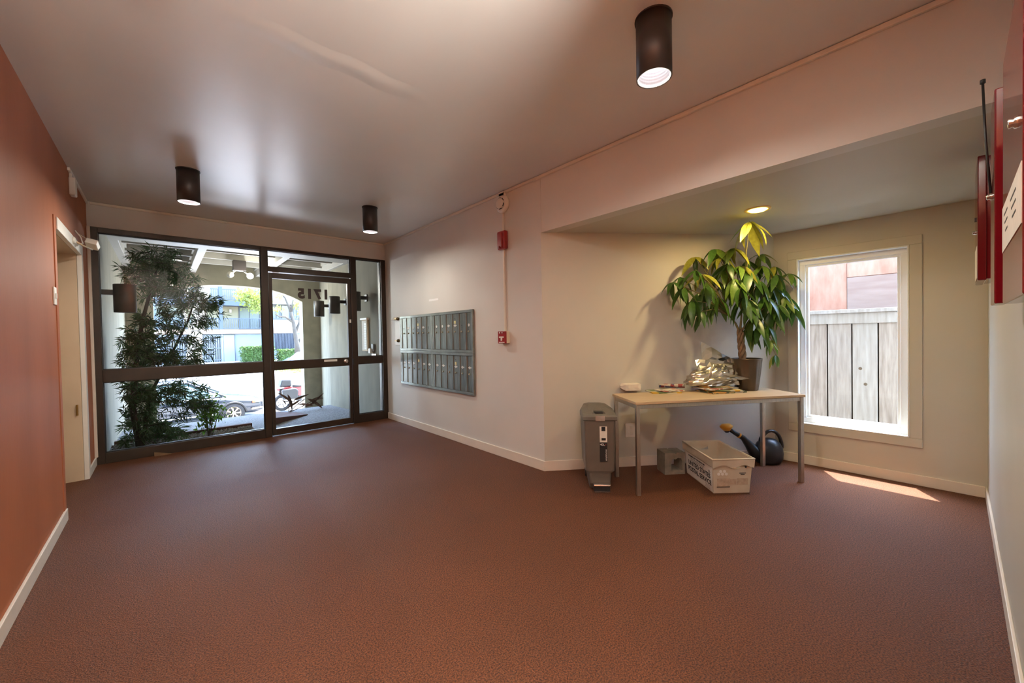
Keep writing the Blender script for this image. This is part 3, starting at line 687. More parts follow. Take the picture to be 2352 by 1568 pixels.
MB(Mr).lathe([(.0185, -.055), (.040, -.022), (.050, -.008)], 24, cap=(False, False)).build('rose_cup', WCB, wc, True)
hp = [(-.075, 0, .20), (-.055, 0, .27), (.0, 0, .318), (.06, 0, .318), (.11, 0, .275), (.135, 0, .20), (.135, 0, .13)]
MB().tube(hp, [.028, .020, .017, .017, .017, .017, .024], 12).build('handle', WCB, wc, True, sub=1)

# ------------------------------------------------------------------ white paper package
pk = tp(1449, 895); 
p = thing('paper_package', 'small white paper-wrapped package on the table end', 'package', pk, math.radians(-36))
g = MB()
L2, W2, H3 = .105, .06, .062
rows = []
rr = random.Random(3)
for x, s in ((-1.35, .25), (-1, .93), (-.6, 1), (0, .97), (.6, 1), (1, .95), (1.3, .25)):
    rows.append([(x*L2*.72+rr.uniform(-.002, .002), y*W2*s+rr.uniform(-.003, .003), H3/2+z*H3/2*min(1, s+.02)+rr.uniform(-.002, .002)) for y, z in ((-1, -1), (-.4, -1), (.4, -1), (1, -1), (1.02, 0), (1, .92), (.4, 1), (-.4, 1), (-1, .92), (-1.02, 0))])
g.grid(rows, close=True); g.f += [tuple(range(9, -1, -1)), tuple(60+k for k in range(10))]
for i, vv in enumerate(g.v): g.v[i] = (vv[0], vv[1], max(.0, vv[2]))
g.build('wrapping', mat('wrap_paper', (.74, .68, .58), .7, var=.05, vscale=20), p)

# ------------------------------------------------------------------ newspapers
def newsmat(nm, cols, sc=14):
    mt = bpy.data.materials.new(nm); mt.use_nodes = True; nt = mt.node_tree; N = nt.nodes; L = nt.links; p = N['Principled BSDF']; p.inputs['Roughness'].default_value = .75
    tc = N.new('ShaderNodeTexCoord'); v = N.new('ShaderNodeTexVoronoi'); v.distance = 'CHEBYCHEV'; v.inputs['Scale'].default_value = sc
    L.new(tc.outputs['Object'], v.inputs[0]); sp = N.new('ShaderNodeSeparateColor'); L.new(v.outputs['Color'], sp.inputs[0])
    r = N.new('ShaderNodeValToRGB'); r.color_ramp.interpolation = 'CONSTANT'
    while len(r.color_ramp.elements) < len(cols): r.color_ramp.elements.new(.5)
    for i, c in enumerate(cols): r.color_ramp.elements[i].position = i/len(cols); r.color_ramp.elements[i].color = (*c, 1)
    L.new(sp.outputs[0], r.inputs[0]); L.new(r.outputs[0], p.inputs['Base Color']); return mt
NEWS = newsmat('newsprint', [(.60, .55, .45), (.55, .50, .42), (.30, .28, .25), (.62, .57, .48), (.35, .12, .08)], 26)
FLY = newsmat('flyer_print', [(.08, .12, .05), (.45, .42, .32), (.15, .2, .08), (.55, .5, .4), (.5, .30, .03)], 18)
FLY2 = newsmat('flyer_print_dark', [(.05, .06, .03), (.30, .24, .12), (.1, .12, .06), (.42, .38, .28), (.4, .2, .04)], 22)
def sheet(name, label, cat, mt, cx, cy, w, d, h, rz, z=0, grp=None, warp=.004):
    P = tp(cx, cy, z); o = MB(); n = 6; rr = random.Random(int(cx+cy*7+z*1e4)); k1 = rr.uniform(0, 6)
    top = [[(-w/2+w*i/n, -d/2+d*j/n, h+warp*(1+math.sin(i*1.3+j*1.1+k1))*.5) for i in range(n+1)] for j in range(n+1)]
    bot = [[(x, y, 0 if z == 0 else zz-h) for x, y, zz in r] for r in top]
    o.grid(top); o.grid(bot)
    m_ = n+1
    ed = [(0, i) for i in range(n)]+[(j, n) for j in range(n)]+[(n, n-i) for i in range(n)]+[(n-j, 0) for j in range(n)]
    K = m_*m_
    for a in range(len(ed)):
        (j0, i0), (j1, i1) = ed[a], ed[(a+1) % len(ed)]
        o.f.append((j0*m_+i0, j1*m_+i1, K+j1*m_+i1, K+j0*m_+i0))
    ob = o.build(name, mt); ob.location = P; ob.rotation_euler = (0, 0, rz)
    # origin stays at the base centre
    return tag(ob, label, cat, grp)
sheet('newspaper', 'dark green flyer lying flat at the bottom of the small paper pile', 'newspaper', FLY, 1523, 900, .26, .20, .006, math.radians(-40))
sheet('newspaper', 'folded newspaper lying on the dark green flyer', 'newspaper', NEWS, 1537, 899.5, .21, .16, .006, math.radians(-30), .0105)
# rolled up circular
ro = tp(1543, 893, .031)
t = thing('rolled_circular', 'rolled colour circular lying on top of the folded newspaper', 'newspaper', ro, math.radians(-58))
rows = []
for i in range(5):
    x = -.115+.23*i/4
    rows.append([(x, (.020-.0035*a/6.28)*math.cos(a), (.020-.0035*a/6.28)*math.sin(a)) for a in [k*.42 for k in range(28)]])
MB().grid(rows).build('roll', newsmat('circular_print', [(.5, .44, .36), (.28, .05, .05), (.1, .1, .2), (.55, .48, .4)], 30), t, True, solid=.0012)
FLYERS = ((1655, 899, .34, .24, .010, -30, 0, 'lowest wide flyer'), (1652, 898.5, .30, .23, .009, -46, .0145, 'second flyer from the bottom'), (1642, 898, .33, .22, .009, -22, .028, 'third flyer from the bottom'), (1638, 897.5, .28, .22, .008, -52, .0415, 'topmost flyer'))
for i, (cx, cy, w, d, h, a, z, wd_) in enumerate(FLYERS):
    sheet('newspaper', wd_+' in the messy pile beneath the silver foil sheet', 'newspaper', (FLY2, FLY, NEWS, FLY2)[i], cx, cy, w, d, h, math.radians(a), z, 'flyers piled under the foil', .0045)

# ------------------------------------------------------------------ crumpled silver sheet
FOIL = mat('silver_foil', (.62, .59, .54), .28, metal=1, bump=.7, bscale=9)
fc_ = tp(1634, 895, .055)
PX, PY = 4.055, 1.298
CRH = Vector((CR.x, CR.y, 0)).normalized(); CFH = Vector((-CRH.y, CRH.x, 0))
fo = thing('crumpled_foil', 'large crumpled silver mylar sheet heaped on the paper pile', 'foil', fc_, math.atan2(CR.y, CR.x))
# local x = along the table (image right), y = away, z up
g = MB(); NU, NV = 44, 20; rr = random.Random(11)
rows = []
for j in range(NV+1):
    row = []
    ph = math.pi*.5*j/NV
    for i in range(NU):
        a = 2*math.pi*i/NU
        c, s = math.cos(a), math.sin(a)
        rx = .255*(1+.10*math.cos(3*a+1)); ry = .15*(1+.12*math.sin(2*a))
        d = Vector((c*math.cos(ph), s*math.cos(ph), math.sin(ph)))
        nz = mnoise.noise(d*2.2+Vector((3, 1, 7)))*.5 + abs(mnoise.noise(d*5+Vector((9, 2, 1))))*.45 + mnoise.noise(d*11)*.16
        k = 1+.34*nz
        hgt = .185*(1-.35*(c < -.35)*math.cos(ph))
        fx, fy = d.x*rx*k, d.y*ry*k
        wp = fc_+CRH*fx+CFH*fy-Vector((PX, PY, 0)); wp.z = 0
        if wp.length < .135: wp = wp.normalized()*.135; wp = wp+Vector((PX, PY, 0))-fc_; wp.z = 0; fx, fy = wp.dot(CRH), wp.dot(CFH)
        row.append((fx, fy, max(-.001, d.z*hgt*k+.012*math.cos(ph)*max(0, mnoise.noise(d*7)))))
    rows.append(row)
g.grid(rows, close=True)
g.build('heap', FOIL, fo)
# upright flap: crinkled sheet with pointed corner (image: peak at upper left, slopes down to right)
def flap(poly_top, y0, lean, seed, nm):
    rr = random.Random(seed); n = len(poly_top); rows = []
    K = 7
    for k in range(K):
        t_ = k/(K-1); row = []
        for i, (x, zt) in enumerate(poly_top):
            zb = .06; z = zb+(zt-zb)*t_
            row.append((x+rr.uniform(-.006, .006)*(0 < i < n-1), y0+lean*t_+rr.uniform(-.013, .013), z+(rr.uniform(-.006, .006) if k < K-1 else 0)))
        rows.append(row)
    return MB().grid(rows).build(nm, FOIL, fo, solid=.0012)
flap([(-.06, .395), (-.02, .375), (.03, .345), (.08, .318), (.13, .282), (.18, .255), (.225, .235), (.262, .205)], .03, .03, 5, 'upright_fold')
flap([(-.155, .225), (-.12, .235), (-.07, .228), (-.02, .235), (.04, .225), (.10, .215), (.17, .2), (.235, .19), (.275, .20)], -.075, .05, 8, 'front_fold')
flap([(-.10, .07), (-.05, .10), (.0, .12), (.06, .125), (.12, .10), (.18, .09), (.26, .065)], -.165, .05, 9, 'front_fold')

# ------------------------------------------------------------------ potted pachira
PX, PY = 4.055, 1.298
pt = thing('potted_plant', 'leafy money tree with braided trunk in a bronze fluted pot', 'plant', (PX, PY, TZ))
POT = mat('pot_bronze', (.085, .062, .04), .3, metal=.45, var=.1, vscale=8)
rows = []
NS = 48
for r, z, fl in ((.088, 0, .3), (.094, .006, .6), (.103, .08, 1), (.113, .17, 1), (.121, .25, .8), (.127, .285, .3), (.129, .292, 0), (.121, .292, 0), (.117, .25, 0), (.10, .22, 0)):
    rows.append([((r+fl*.0035*math.cos(12*a+z*4))*math.cos(a), (r+fl*.0035*math.cos(12*a+z*4))*math.sin(a), z) for a in [2*math.pi*k/NS for k in range(NS)]])
g = MB().grid(rows, close=True); g.f.append(tuple(range(NS-1, -1, -1))); g.build('pot', POT, pt, True)
MB().lathe([(0, .262), (.118, .258)], 28, cap=(False, True)).build('soil', SOIL, pt)
TB = mat('pachira_bark', (.24, .16, .09), .8, var=.35, vscale=25, bump=.6, bscale=50)
B0 = Vector((-.03, .02, .255)); B1 = Vector((-.055, .035, .56))
for k in range(4):
    pts = []
    for i in range(15):
        t_ = i/14; a = k*math.pi/2+t_*7.5; r = .020*(1-.15*t_)
        c = B0.lerp(B1, t_); pts.append(c+Vector((r*math.cos(a), r*math.sin(a), 0)))
    MB().tube(pts, [.0165-.003*i/14 for i in range(15)], 8).build('trunk_strand', TB, pt, True)
TWIG = mat('twig_green', (.20, .17, .07), .6, var=.2, vscale=20)
# leaflet meshes
def leafmesh(nm, mt, droop, wid):
    n = 7; vs, fs = [], []
    for i in range(n+1):
        t_ = i/n; w = wid*(math.sin(math.pi*min(1, t_**.8))**.9)*(1 if t_ < .95 else .6)+.0006
        y = t_; z = -droop*t_*t_
        fold = w*.28
        vs += [(-w, y, z+fold), (0, y, z), (w, y, z+fold)]
    for i in range(n):
        b = i*3; fs += [(b, b+1, b+4, b+3), (b+1, b+2, b+5, b+4)]
    me = bpy.data.meshes.new(nm); me.from_pydata(vs, [], fs)
    for p_ in me.polygons: p_.use_smooth = True
    me.materials.append(mt); return me
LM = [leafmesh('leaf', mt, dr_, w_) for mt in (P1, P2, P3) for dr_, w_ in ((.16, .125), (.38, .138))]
hubs = [ # position in the photo, depth offset, leaf length, tint (0 dark .. 2 lamplit yellow), droop
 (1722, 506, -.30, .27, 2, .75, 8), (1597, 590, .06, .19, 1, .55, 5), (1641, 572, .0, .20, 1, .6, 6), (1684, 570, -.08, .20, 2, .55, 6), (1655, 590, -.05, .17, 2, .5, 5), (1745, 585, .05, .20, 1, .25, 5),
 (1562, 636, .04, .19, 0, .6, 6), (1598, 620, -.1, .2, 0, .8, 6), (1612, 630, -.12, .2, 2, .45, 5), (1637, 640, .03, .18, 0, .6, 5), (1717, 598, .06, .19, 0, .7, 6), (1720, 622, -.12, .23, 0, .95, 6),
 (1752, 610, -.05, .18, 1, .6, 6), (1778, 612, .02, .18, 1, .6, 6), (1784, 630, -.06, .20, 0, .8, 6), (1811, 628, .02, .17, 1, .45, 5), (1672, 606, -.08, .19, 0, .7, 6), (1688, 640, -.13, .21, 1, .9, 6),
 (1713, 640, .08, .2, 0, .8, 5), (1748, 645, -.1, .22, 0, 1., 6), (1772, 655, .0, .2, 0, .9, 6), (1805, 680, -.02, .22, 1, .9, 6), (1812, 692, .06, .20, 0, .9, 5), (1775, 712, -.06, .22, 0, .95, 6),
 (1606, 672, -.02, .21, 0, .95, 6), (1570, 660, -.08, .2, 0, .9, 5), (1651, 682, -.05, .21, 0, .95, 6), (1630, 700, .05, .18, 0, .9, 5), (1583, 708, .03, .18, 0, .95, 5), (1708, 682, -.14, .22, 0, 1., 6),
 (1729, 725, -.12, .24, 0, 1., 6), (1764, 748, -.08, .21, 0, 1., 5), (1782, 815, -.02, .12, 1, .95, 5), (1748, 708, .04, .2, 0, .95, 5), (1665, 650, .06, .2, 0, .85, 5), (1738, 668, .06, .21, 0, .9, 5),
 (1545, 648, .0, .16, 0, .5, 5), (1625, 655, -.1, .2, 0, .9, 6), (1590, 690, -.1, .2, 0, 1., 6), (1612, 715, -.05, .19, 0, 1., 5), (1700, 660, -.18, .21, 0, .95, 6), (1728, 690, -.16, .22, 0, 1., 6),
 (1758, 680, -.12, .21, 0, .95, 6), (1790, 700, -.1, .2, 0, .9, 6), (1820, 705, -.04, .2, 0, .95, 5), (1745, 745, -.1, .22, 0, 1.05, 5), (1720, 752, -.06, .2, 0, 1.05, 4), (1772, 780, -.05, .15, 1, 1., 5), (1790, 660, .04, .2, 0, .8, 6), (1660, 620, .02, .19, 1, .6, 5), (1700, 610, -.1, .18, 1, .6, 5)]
AX = (Vector((PX, PY, 0))-CO).dot(_f)
top = B1+Vector((0, 0, 0))
forks = [top+Vector((-.06, .06, .12)), top+Vector((.02, -.01, .17)), top+Vector((.09, -.08, .10))]
for f_ in forks: MB().tube([top+Vector((0, 0, -.03)), (top+f_)/2+Vector((.01, 0, .0)), f_], [.012, .009, .007], 8).build('branch', TWIG, pt, True)
MB().tube([forks[1], Vector((atd(1717, 600, AX-.05)))-Vector((PX, PY, TZ)), Vector(atd(1707, 545, AX-.15))-Vector((PX, PY, TZ)), Vector(atd(1722, 508, AX-.30))-Vector((PX, PY, TZ))], [.008, .006, .005, .004], 8).build('branch', TWIG, pt, True)
rl = random.Random(21)
NBv = NB
for (x, y, dz, ln, tint, dr_, nl) in hubs:
    H = Vector(atd(x, y, AX+dz))
    # keep clear of alcove wall and ceiling
    dw = (H-Vector((XM, YC, 0))).dot(NBv)
    if dw > -.12: H = H - NBv*(dw+.12)
    H.z = min(H.z, ZB-.03)
    Hl = H-Vector((PX, PY, TZ))
    fk = min(forks, key=lambda f: (f-Hl).length)
    if y > 505:
        midp = (fk+Hl)/2+Vector((0, 0, .05))
        MB().tube([fk, midp, Hl], [.0045, .0035, .003], 6).build('petiole', TWIG, pt, True)
    a0 = rl.uniform(0, 6.28)
    for k in range(nl):
        a = a0+k*2*math.pi/nl+rl.uniform(-.25, .25)
        el = -dr_*rl.uniform(.75, 1.15)
        d = Vector((math.cos(a)*math.cos(el), math.sin(a)*math.cos(el), math.sin(el)))
        L3 = ln*rl.uniform(.82, 1.2)
        tip = H+d*L3
        if (tip-Vector((XM, YC, 0))).dot(NBv) > -.03 or tip.x > XW-.05:
            d = Vector((d.x*.3, d.y*.3, -.9)).normalized()
        tip = H+d*L3
        if tip.z > ZB-.02: d.z = -abs(d.z)-.2; d.normalize()
        zax = Vector((0, 0, 1)); xax = d.cross(zax)
        if xax.length < .05: xax = CR.copy()
        xax.normalize(); nax = xax.cross(d).normalized()
        R = Matrix((( xax.x, d.x, nax.x), (xax.y, d.y, nax.y), (xax.z, d.z, nax.z))).to_4x4() @ Matrix.Rotation(rl.uniform(-.5, .5), 4, 'Y')
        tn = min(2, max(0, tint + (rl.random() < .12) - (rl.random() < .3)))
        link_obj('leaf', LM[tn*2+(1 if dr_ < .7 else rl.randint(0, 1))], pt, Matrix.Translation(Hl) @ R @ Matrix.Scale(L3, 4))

# ================================================================== OUTSIDE
PXR, PXL, PZ, PF = 2.74, -.53, 2.75, 10.8      # porch right / left wall, soffit height, front wall
# ---- terrain: porch slab, ramped walk, sidewalk, street
def gz(y):
    T = ((6.0, -.09), (7.6, -.10), (9.2, -.17), (10.8, -.48), (13.0, -1.02), (15.2, -1.25), (15.3, -1.27))
    if y <= T[0][0]: return T[0][1]
    for (a, za), (b, zb) in zip(T, T[1:]):
        if y <= b: return za+(zb-za)*(y-a)/(b-a)
    return T[-1][1]
def strip(nm, mt, x0, x1, ys, zf, th=.25):
    g = MB(); n = len(ys)
    g.grid([[(x0, y, zf(y)), (x1, y, zf(y))] for y in ys]); g.grid([[(x0, y, zf(y)-th), (x1, y, zf(y)-th)] for y in ys])
    for i in range(n-1):
        for k in (0, 1): g.f.append((2*i+k, 2*i+2+k, 2*n+2*i+2+k, 2*n+2*i+k))
    g.f += [(0, 1, 2*n+1, 2*n), (2*n-2, 2*n-1, 4*n-1, 4*n-2)]
    return struct(g.build(nm, mt))
strip('porch_floor', AGG, PXL, PXR+.5, [6.0+.2*i for i in range(25)], gz)
strip('walkway', CONC, -8, 14, [10.8+.4*i for i in range(7)]+[13.4], gz)
strip('sidewalk', CONC, -30, 40, [13.4, 14.0, 14.6, 15.2], gz)
struct(MB().box(-30, 40, 15.2, 15.36, -1.6, -1.25).build('kerb', CONC, bevel=.02))
strip('street', ASPH, -30, 45, [15.36, 20, 26, 32, 37], lambda y: -1.50+.018*(y-15.36) if y < 30 else -1.50+.018*14.64)
strip('far_sidewalk', CONC, -30, 45, [37, 37.2, 40, 44, 50], lambda y: -1.1+.042*(y-37))
struct(MB().box(4.78, 9, -3, 6, -.45, -.30).build('side_yard', CONC))
# ---- porch shell
struct(MB().box(PXL-.2, PXL, YG+.05, PF+.4, -.8, 3.2).build('wall_porch_left', STUCCO2))
g = MB().prism([(PXR, YG+.05), (PXR, 9.12), (3.03, PF), (3.3, PF), (3.3, YG+.05)], -.8, 3.2)
struct(g.build('wall_porch_right', STUCCO2))
# front wall with segmental arch
ax0, ax1 = -.12, 2.63; acx = (ax0+ax1)/2; hw = (ax1-ax0)/2
def az(x): u = (x-acx)/hw; return 2.53-.31*abs(u)**2.6
xs = [ax0+(ax1-ax0)*i/24 for i in range(25)]
g = MB()
poly = [(PXL-.2, 3.3), (PXL-.2, -1.2), (ax0, -1.2)]+[(x, az(x)) for x in xs]+[(ax1, -1.2), (3.3, -1.2), (3.3, 3.3)]
T0, T1 = PF, PF+.32
for (xa, xb) in zip(xs, xs[1:]):
    g.add([(xa, T0, az(xa)), (xb, T0, az(xb)), (xb, T0, 3.3), (xa, T0, 3.3), (xa, T1, az(xa)), (xb, T1, az(xb)), (xb, T1, 3.3), (xa, T1, 3.3)],
          [(0, 1, 2, 3), (7, 6, 5, 4), (0, 4, 5, 1), (3, 2, 6, 7)])
g.box(PXL-.2, ax0, T0, T1, -1.2, 3.3); g.box(ax1, 3.3, T0, T1, -1.2, 3.3)
struct(g.build('wall_arch', STUCCO))
# our own facade left and right of the porch
struct(MB().box(-12, PXL-.19, T0-.2, T1, -1.4, 6).build('wall_facade', STUCCO))
struct(MB().box(3.2, 14, T0-.2, T1, -1.4, 6).build('wall_facade_right', STUCCO))
# porch soffit and coffers
struct(MB().box(PXL, PXR+.4, YG+.14, 7.9, PZ, PZ+.25).build('soffit_porch', PORCHW))
pc = struct(MB().box(PXL-.2, 3.3, 7.7, PF+.3, PZ+.24, PZ+.36).build('ceiling_porch', PORCHB))
for x in (-.49, .515, 1.70, 2.73):
    MB().box(x-.055, x+.055, 7.9, PF, PZ+.002, PZ+.24).build('beam', PORCHW, pc, bevel=.006, world=True)
    for s in (-1, 1): MB().box(x+s*.068-.013, x+s*.068+.013, 7.9, PF, PZ+.14, PZ+.24).build('moulding', PORCHW, pc, world=True)
for y in (8.62, 9.32, 10.02):
    MB().box(PXL, PXR+.2, y-.02, y+.02, PZ+.10, PZ+.24).build('purlin', PORCHW, pc, world=True)
yb_ = 7.92
while yb_ < PF-.1:
    MB().box(PXL, PXR+.3, yb_, yb_+.218, PZ+.215, PZ+.24).build('board', PORCHB, pc, world=True); yb_ += .233
struct(MB().box(-12, 4.8, YB-.5, T1+.4, 3.3, 3.5).build('roof', CONC))

# ---- porch fittings
def sconce(x, y, z, side, label):
    t = thing('wall_sconce', label, 'lamp', (x, y, z), 0, 'black cylinder sconces on the porch walls')
    s = 1 if side == 'l' else -1     # wall side
    cx = s*.21
    MB().lathe([(.098, .0), (.102, .004), (.102, .33), (.098, .334), (.09, .334), (.09, .32)], 32, (cx, 0, 0), cap=(True, True)).build('shade', mat('sconce_dark', (.05, .042, .036), .45, var=.15, vscale=12), t, True)
    MB().box(min(0, cx-s*.09), max(0, cx-s*.09), -.025, .025, .205, .265).build('arm', BLACKM, t)
    MB().box(min(0, s*.015), max(0, s*.015), -.05, .05, .17, .30).build('wall_plate', BLACKM, t, bevel=.003)
    return t
sconce(PXL, 6.60, 1.655, 'l', 'black cylinder sconce beside the dark leafy tree on the porch')
sconce(PXR, 6.98, 1.77, 'r', 'black cylinder sconce above the resident directory on the porch')
sconce(PXR, 8.05, 1.78, 'r', 'black cylinder sconce seen through the door under the number')
sconce(PXR, 9.06, 1.77, 'r', 'black cylinder sconce closest to the porch arch')
t = thing('porch_floodlight', 'twin-head floodlight on a black box under the porch ceiling', 'lamp', (1.17, 9.32, 2.62))
MB().box(1.06, 1.27, 9.25, 9.42, 2.655, 2.85).build('box', BLACKM, t, bevel=.004, world=True)
for s, glow in ((-1, 0), (1, 1)):
    MB().tube([(1.165+s*.06, 9.3, 2.66), (1.165+s*.14, 9.28, 2.58)], .012, 8).build('arm', PLASTIC_W, t, True, world=True)
    h_ = MB().lathe([(.0, .05), (.03, .045), (.052, .0), (.056, -.05), (.0, -.045)], 18, (1.165+s*.16, 9.26, 2.555), 'Y').build('lamp_head', mat('bulb_on', (1, 1, 1), .4, emit=(.95, 1, .98), estr=9) if glow else PLASTIC_W, t, True, world=True)
l = bpy.data.lights.new('flood_light', 'POINT'); l.energy = FLOOD_W; l.shadow_soft_size = .06; l.color = (1, .97, .9)
o = bpy.data.objects.new('flood_light', l); C.objects.link(o); o.parent = t; o.location = (.16, -.14, -.14)
# directory and card reader on the porch right wall
t = thing('resident_directory', 'framed resident directory with white name strips on the porch wall', 'sign', (PXR, 7.02, 1.08))
MB().box(PXR-.03, PXR, 6.90, 7.16, 1.06, 1.64).build('frame', mat('frame_oak', (.55, .42, .27), .6), t, bevel=.004, world=True)
bd_ = MB().box(PXR-.034, PXR-.028, 6.925, 7.135, 1.085, 1.60).build('board', PAPER, t, world=True)
for k in range(11): MB().box(PXR-.037, PXR-.033, 6.94, 7.03, 1.10+k*.043, 1.128+k*.043).build('name_strip', WHITE, bd_, world=True)
MB().box(PXR-.05, PXR, 6.88, 7.18, 1.62, 1.65).build('hood', PLASTIC_W, t, world=True)
t = thing('intercom', 'small grey intercom with a white unit by the porch directory', 'intercom', (PXR, 6.70, 1.02))
MB().box(PXR-.03, PXR, 6.66, 6.75, 1.06, 1.19).build('housing', mat('reader_grey', (.12, .12, .11), .5), t, bevel=.004, world=True)
MB().box(PXR-.06, PXR, 6.73, 6.80, 1.03, 1.11).build('reader', PLASTIC_W, t, bevel=.003, world=True)
MB().box(PXR-.025, PXR, 6.56, 6.74, .98, 1.02).build('shelf', STEEL, t, world=True)

# ---- planter by the glass: gravel bed, kerb
struct(MB().box(PXL, 1.02, YG+.1, 7.38, -.2, -.055).build('planter_bed', SOIL))
me = MB(); rr = random.Random(5)
for i in range(2600):
    x = rr.uniform(PXL+.02, 1.0); y = YG+.11+rr.random()**1.2*1.2; r = rr.uniform(.010, .024)
    z = -.055+r*.3
    vs = [(x+rr.uniform(.7, 1.2)*r*a, y+rr.uniform(.7, 1.2)*r*b, z+r*c*.7) for a, b, c in ((1, 0, 0), (0, 1, 0), (-1, 0, 0), (0, -1, 0), (0, 0, 1), (0, 0, -1))]
    me.add(vs, [(0, 1, 4), (1, 2, 4), (2, 3, 4), (3, 0, 4), (1, 0, 5), (2, 1, 5), (3, 2, 5), (0, 3, 5)])
tag(me.build('gravel', GRAVEL), 'grey white gravel spread over the planter bed by the glass', 'gravel', kind='stuff')
KERB = mat('kerb_redwood', (0.116, 0.051, 0.0408), .8, var=.25, vscale=10)
tag(MB().box(PXL+.02, 1.03, 7.38, 7.46, -.16, -.01).build('planter_edging', KERB, bevel=.006), 'dark red-brown timber edging along the gravel planter', 'edging')
g = MB()
g.add([(1.34, 7.42, -.12), (2.0, 8.03, -.125), (1.85, 8.35, -.15), (1.46, 8.15, -.14), (1.34, 7.42, .015), (2.0, 8.03, -.106), (1.85, 8.35, -.09), (1.46, 8.15, .01)],
      [(0, 3, 2, 1), (4, 5, 6, 7), (0, 1, 5, 4), (1, 2, 6, 5), (2, 3, 7, 6), (3, 0, 4, 7)])
tag(g.build('planter_curb', KERB, bevel=.004), 'low wedge shaped red-brown curb on the porch outside the door', 'curb')

# ---- foliage helpers
def leaf_cloud(g, pts, ln, wd_, rr, droop=.3, jit=.9):
    for p in pts:
        a = rr.uniform(0, 6.28); el = -droop+rr.uniform(-jit, jit)
        d = Vector((math.cos(a)*math.cos(el), math.sin(a)*math.cos(el), math.sin(el))); L3 = ln*rr.uniform(.7, 1.2)
        s = d.cross(Vector((rr.uniform(-1, 1), rr.uniform(-1, 1), rr.uniform(-1, 1)))).normalized()*wd_*L3*.5
        p = Vector(p); m_ = p+d*L3*.5+Vector((0, 0, -.08*L3*0))
        e_ = p+d*L3+Vector((0, 0, -.18*L3))
        b = len(g.v); g.v += [tuple(p), tuple(m_+s), tuple(e_), tuple(m_-s)]; g.f.append((b, b+1, b+2, b+3))
# podocarpus in the planter: sprays of long narrow leaves around drooping twigs
TX, TY = -.24, 6.93
t = thing('podocarpus_tree', 'dark narrow-leaved tree filling the glass beside the red wall', 'tree', (TX, TY, -.05))
g1 = [(TX, TY, -.06), (TX-.06, TY+.02, .45), (TX-.02, TY+.05, 1.0), (TX+.05, TY+.05, 1.55), (TX+.16, TY+.08, 2.05), (TX+.24, TY+.1, 2.35)]
g2 = [(TX+.02, TY+.02, .0), (TX+.10, TY+.1, .6), (TX+.34, TY+.16, 1.15), (TX+.52, TY+.2, 1.6), (TX+.62, TY+.22, 1.95)]
MB().tube(g1, [.045, .034, .027, .022, .016, .010], 10).build('trunk', BARK, t, True, world=True)
MB().tube(g2, [.026, .02, .016, .012, .008], 8).build('trunk', BARK, t, True, world=True)
rr = random.Random(17); fol = MB(); tw = MB()
def along(P, t_):
    k = t_*(len(P)-1); i = min(int(k), len(P)-2); return Vector(P[i]).lerp(Vector(P[i+1]), k-i)
def spray(base, d, L3, nl, ln=.105):
    d = d.normalized(); pts = []
    for i in range(5):
        u = i/4; pts.append(base+d*L3*u+Vector((0, 0, -.32*L3*u*u)))
    tw.tube(pts, [.005, .004, .0035, .003, .002], 4, cap=False)
    for i in range(nl):
        u = .25+.75*rr.random(); p = along(pts, u); tdir = (along(pts, min(1, u+.05))-along(pts, u-.05)).normalized()
        a = rr.uniform(0, 6.28); s1 = tdir.cross(Vector((0, 0, 1)))
        if s1.length < .1: s1 = Vector((1, 0, 0))
        s1.normalize(); s2 = s1.cross(tdir)
        ld_ = (tdir*rr.uniform(.3, .9)+(s1*math.cos(a)+s2*math.sin(a))*.8+Vector((0, 0, -.25))).normalized()
        l2 = ln*rr.uniform(.65, 1.15); w = ld_.cross(Vector((rr.uniform(-1, 1), rr.uniform(-1, 1), .4))).normalized()*l2*.062
        b = len(fol.v); e_ = p+ld_*l2+Vector((0, 0, -.12*l2)); m_ = p+ld_*l2*.5
        fol.v += [tuple(p), tuple(m_+w), tuple(e_), tuple(m_-w)]; fol.f.append((b, b+1, b+2, b+3))
clusters = []   # (photo x, photo y, radius px, sprays) of the crown's masses
